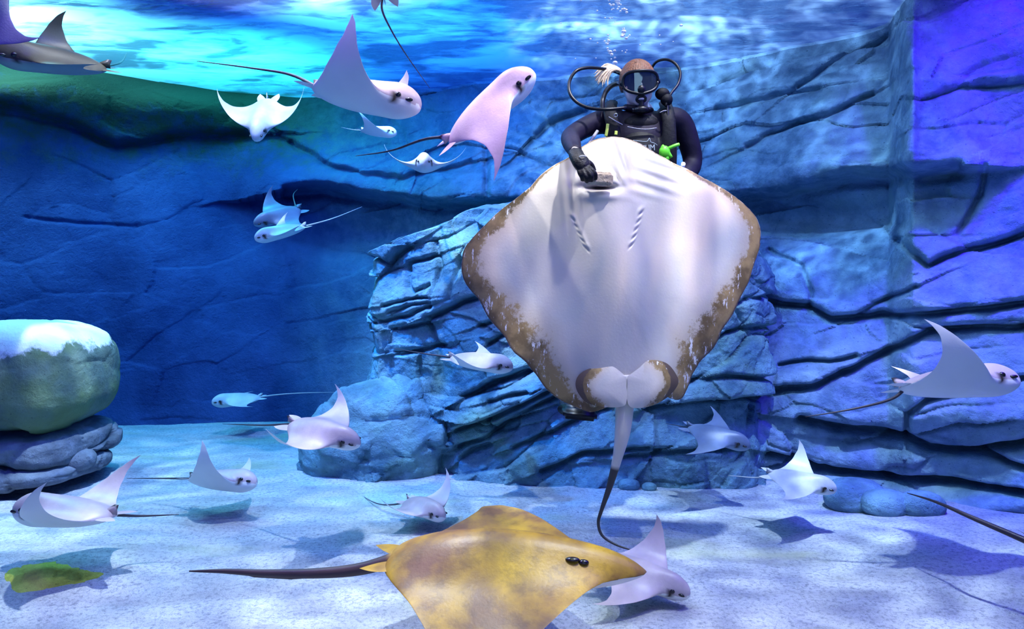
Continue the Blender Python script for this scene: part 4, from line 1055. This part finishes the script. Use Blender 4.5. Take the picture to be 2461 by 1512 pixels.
mb.tube([P(1606, 357, 3.362), P(1620, 351, 3.36), P(1632, 347, 3.362)], .0085, 8)
gg = part(tag(mb.build('spare_regulator', GREEN), 'bright green spare regulator', None))
mb = MB().tube([P(1605, 336, 3.35), P(1613, 356, 3.345)], .008, 6); q = mb.build('metal_clip', CHROME); q.parent = gg; q.matrix_parent_inverse = Matrix.Translation(-diver.location)
mb = MB().box(P(1641, 398, 3.40), (.020, .012, .034), Matrix.Rotation(.3, 3, 'Y'), .004); part(tag(mb.build('tag', simple('tag_white', (.75, .85, .85), .4)), 'small white tag', None))
# printed lettering on the chest
fc = bpy.data.curves.new('print', 'FONT'); fc.body = 'RIUM'; fc.size = .040; fc.extrude = .0012; fc.align_x = 'CENTER'
fo = bpy.data.objects.new('print', fc); COL.objects.link(fo)
bpy.context.view_layer.update()
me = bpy.data.meshes.new_from_object(fo.evaluated_get(bpy.context.evaluated_depsgraph_get())); bpy.data.objects.remove(fo)
PRINT = simple('print_grey', (.40, .48, .50), .6); me.materials.clear(); me.materials.append(PRINT)
lo = bpy.data.objects.new('printed_letters', me); COL.objects.link(lo); lo.location = P(1556, 362, 3.372) ; lo.rotation_euler = (math.pi / 2 , -.05, 0); lo.scale = (.8, 1, 1); part(lo)
mb = MB().tube([P(1521, 337, 3.378), P(1535, 339, 3.374), P(1552, 340, 3.372), P(1557, 338, 3.372), P(1561, 332, 3.372), P(1564, 341, 3.372), P(1572, 344, 3.374), P(1580, 349, 3.376)], .0014, 30, 6)
part(mb.build('printed_shark', PRINT))
# gloves
def glove(name, cuff, palm, fingers, thumb, lab):
    mb = MB()
    mb.tube([P(*p) for p in palm], [.034, .036, .041, .036, .022], 14, 14, .72)
    for f in fingers: mb.tube([P(*p) for p in f], [.0125, .0118, .0112, .0095], 14, 10)
    mb.tube([P(*p) for p in thumb], [.015, .0135, .0115], 12, 10)
    o = part(tag(mb.build(name, GLOVE, remesh=.0032, smooth_it=3), lab, None))
    c = MB().tube([P(*p) for p in cuff], [.043, .041, .036], 8, 18).build('cuff', GLOVE); c.parent = o; c.matrix_parent_inverse = Matrix.Translation(-diver.location)
    return o
glove('glove', [(1379, 357, 3.125), (1384, 368, 3.085), (1389, 378, 3.065)], [(1383, 366, 3.09), (1388, 378, 3.062), (1396, 390, 3.045), (1403, 402, 3.036), (1407, 408, 3.034)],
      [[(1409, 399, 3.036), (1421, 408, 3.018), (1430, 419, 3.014), (1431, 431, 3.032)], [(1404, 403, 3.030), (1414, 414, 3.008), (1421, 425, 3.004), (1421, 435, 3.026)],
       [(1398, 405, 3.030), (1404, 417, 3.010), (1410, 428, 3.006), (1410, 437, 3.028)], [(1392, 404, 3.036), (1394, 415, 3.020), (1399, 425, 3.018), (1400, 433, 3.036)]],
      [(1404, 386, 3.058), (1420, 396, 3.066), (1428, 412, 3.072)], 'black neoprene glove holding the fish piece')
MB_ = MB().tube([P(1392, 377, 3.018), P(1400, 374, 3.012), P(1408, 376, 3.02)], .0022, 8, 6); part(tag(MB_.build('glove_mark', WHITE), 'short white stroke on the glove', None))
glove('glove', [(1612, 462, 3.37), (1603, 468, 3.35), (1596, 474, 3.335)], [(1603, 468, 3.35), (1592, 474, 3.330), (1580, 480, 3.318), (1568, 485, 3.31), (1560, 488, 3.308)],
      [[(1572, 474, 3.312), (1556, 472, 3.300), (1542, 474, 3.288), (1530, 478, 3.278)], [(1567, 482, 3.308), (1549, 484, 3.296), (1534, 487, 3.284), (1521, 490, 3.276)],
       [(1567, 491, 3.308), (1550, 495, 3.296), (1536, 499, 3.284), (1525, 503, 3.276)], [(1571, 499, 3.312), (1557, 506, 3.300), (1546, 511, 3.288), (1537, 514, 3.28)]],
      [(1590, 466, 3.318), (1576, 456, 3.302), (1563, 450, 3.292)], None)
# boots and fins
for an, toe, nm in (((1425, 935, 3.62), (1378, 985, 3.56), 'l'), ((1505, 880, 3.78), (1478, 915, 3.80), 'r')):
    mb = MB(); a = Vector(P(*an)); t = Vector(P(*toe)); mb.tube([a + (a - t) * .15 + Vector((0, 0, .05)), a, a.lerp(t, .5) , t], [.040, .044, .042, .036], 16, 12)
    part(mb.build('boot', RUBBER, remesh=.007))
mb = MB(); mb.tube([P(1405, 968, 3.60), P(1385, 983, 3.56), P(1362, 985, 3.50)], [.052, .056, .058], 12, 14, .5)
mb.box(P(1388, 984, 3.55), (.165, .30, .045), Matrix.Rotation(.10, 3, 'Y') @ Matrix.Rotation(.05, 3, 'X'), .014)
part(tag(mb.build('swim_fin', RUBBER), 'black swim fin', None))
mb = MB(); mb.box(P(1478, 912, 3.93), (.16, .30, .03), Matrix.Rotation(-.2, 3, 'X'), .010); part(mb.build('swim_fin', RUBBER))
# air cylinder on the back
mb = MB(); mb.tube([P(1537, 250, 3.76), P(1537, 265, 3.76), P(1537, 300, 3.76), P(1537, 560, 3.80), P(1537, 580, 3.80)], [.02, .06, .088, .088, .07], 40, 24)
cyl = part(mb.build('air_cylinder', simple('cylinder_grey', (.35, .36, .38), .35, metal=.6)))
mb = MB().box(P(1537, 238, 3.74), (.09, .04, .04), bevel=.008); mb.tube([P(1537, 255, 3.76), P(1537, 225, 3.74)], .016, 6); q = mb.build('valve', CHROME); q.parent = cyl; q.matrix_parent_inverse = Matrix.Translation(-diver.location)

# the piece of fish
FISH = rock_mat('fish_flesh', (.20, .12, .05), (.62, .50, .34), (.30, .20, .06), .5, bump=.6, seed=21)
mb = MB(); R_ = Matrix.Rotation(math.radians(4), 3, 'Y')
mb.box(P(1440, 430, 3.058), (.120, .042, .060), R_, .010)
o = mb.build('fish_piece', FISH, remesh=.0035, smooth_it=2)
tag(o, 'small tan and brown chunk of fish held against the mouth of the big stingray', 'food')
dt = bpy.data.textures.new('lumps', 'CLOUDS'); dt.noise_scale = .02
dm = o.modifiers.new('lumps', 'DISPLACE'); dm.texture = dt; dm.strength = .006; dm.texture_coords = 'LOCAL'

# bubbles
m, N, L, b = mat_new('bubble'); N.remove(b)
fr = N.new('ShaderNodeLayerWeight'); fr.inputs['Blend'].default_value = .35
g1 = N.new('ShaderNodeBsdfGlossy'); g1.inputs['Roughness'].default_value = .12; g1.inputs['Color'].default_value = (1, 1, 1, 1)
d1 = N.new('ShaderNodeBsdfTransparent'); d1.inputs['Color'].default_value = (.95, .98, 1, 1)
w1 = N.new('ShaderNodeBsdfDiffuse'); w1.inputs['Color'].default_value = (.9, .95, 1, 1)
a1 = N.new('ShaderNodeMixShader'); a1.inputs[0].default_value = .7; L.new(g1.outputs[0], a1.inputs[1]); L.new(w1.outputs[0], a1.inputs[2])
a2 = N.new('ShaderNodeMixShader'); mm = N.new('ShaderNodeMath'); mm.operation = 'MULTIPLY_ADD'; mm.inputs[1].default_value = .4; mm.inputs[2].default_value = .6
L.new(fr.outputs['Facing'], mm.inputs[0]); L.new(mm.outputs[0], a2.inputs[0]); L.new(d1.outputs[0], a2.inputs[1]); L.new(a1.outputs[0], a2.inputs[2]); L.new(a2.outputs[0], N['Material Output'].inputs['Surface'])
BUB = m
src = MB().ball((0, 0, 0), (1, 1, .8), u=14, v=10).build('bubble', BUB)
pts = [(1478, 151, 4.6), (1478, 139, 2.2), (1469, 142, 1.5), (1466, 125, 4.2), (1470, 131, 3), (1477, 122, 2.8), (1461, 121, 2), (1460, 116, 2), (1460, 106, 2.4), (1461, 102, 2.2), (1453, 99, 2), (1456, 104, 1.8), (1463, 98, 3), (1460, 95, 1.6),
       (1461, 84, 2), (1463, 91, 1.4), (1497, 84, 4), (1499, 76, 4.5), (1500, 69, 2), (1495, 87, 3.4), (1505, 92, 3), (1513, 85, 2), (1510, 88, 1.6), (1496, 69, 1.4), (1465, 44, 2.2), (1454, 43, 1.6), (1471, 43, 1.4), (1478, 52, 1.3),
       (1500, 22, 3), (1505, 24, 2.6), (1506, 30, 2.6), (1495, 22, 2), (1484, 2, 5), (1486, 9, 3.2), (1474, 12, 3), (1468, 13, 2), (1465, 10, 2), (1474, 21, 2), (1484, 22, 2), (1487, 17, 2), (1470, 23, 1.6), (1492, 11, 1.8), (1491, 27, 2), (1464, 1, 2.4),
       (1419, 94, 2), (1436, 103, 1.6), (1435, 26, 2), (1396, 1, 2.2), (1637, 61, 3), (1585, 85, 1.6), (1538, 108, 1.6), (1503, 126, 1.6), (1495, 123, 1.4), (1506, 121, 1.4), (1432, 140, 1.4), (1383, 141, 1.2), (1348, 56, 1.6), (1618, 100, 1.3), (1588, 107, 1.2)]
for i, (px, py, r) in enumerate(pts):
    o = src if i == 0 else src.copy()
    if i: COL.objects.link(o)
    d = 3.38 + rnd.uniform(-.06, .06)
    o.location = P(px, py, d); s = 1.25 * r * d / FPX; o.scale = (s * 1.1, s, s)
    if py > 75 and py <= 151 and px < 1485: lab, gr = 'silver air bubble in the stream just above the hair of the diver', 'bubbles in the lower stream'
    elif px > 1490 and px < 1520 and py > 60: lab, gr = 'silver air bubble in the clump up and right of the lower stream', 'bubbles in the middle clump'
    elif 1460 < px < 1510 and py < 60: lab, gr = 'silver air bubble in the cluster at the top edge above the diver', 'bubbles in the top cluster'
    else: lab, gr = 'stray tiny air bubble drifting apart from the stream above the diver', 'stray bubbles'
    tag(o, lab, 'bubble', gr)
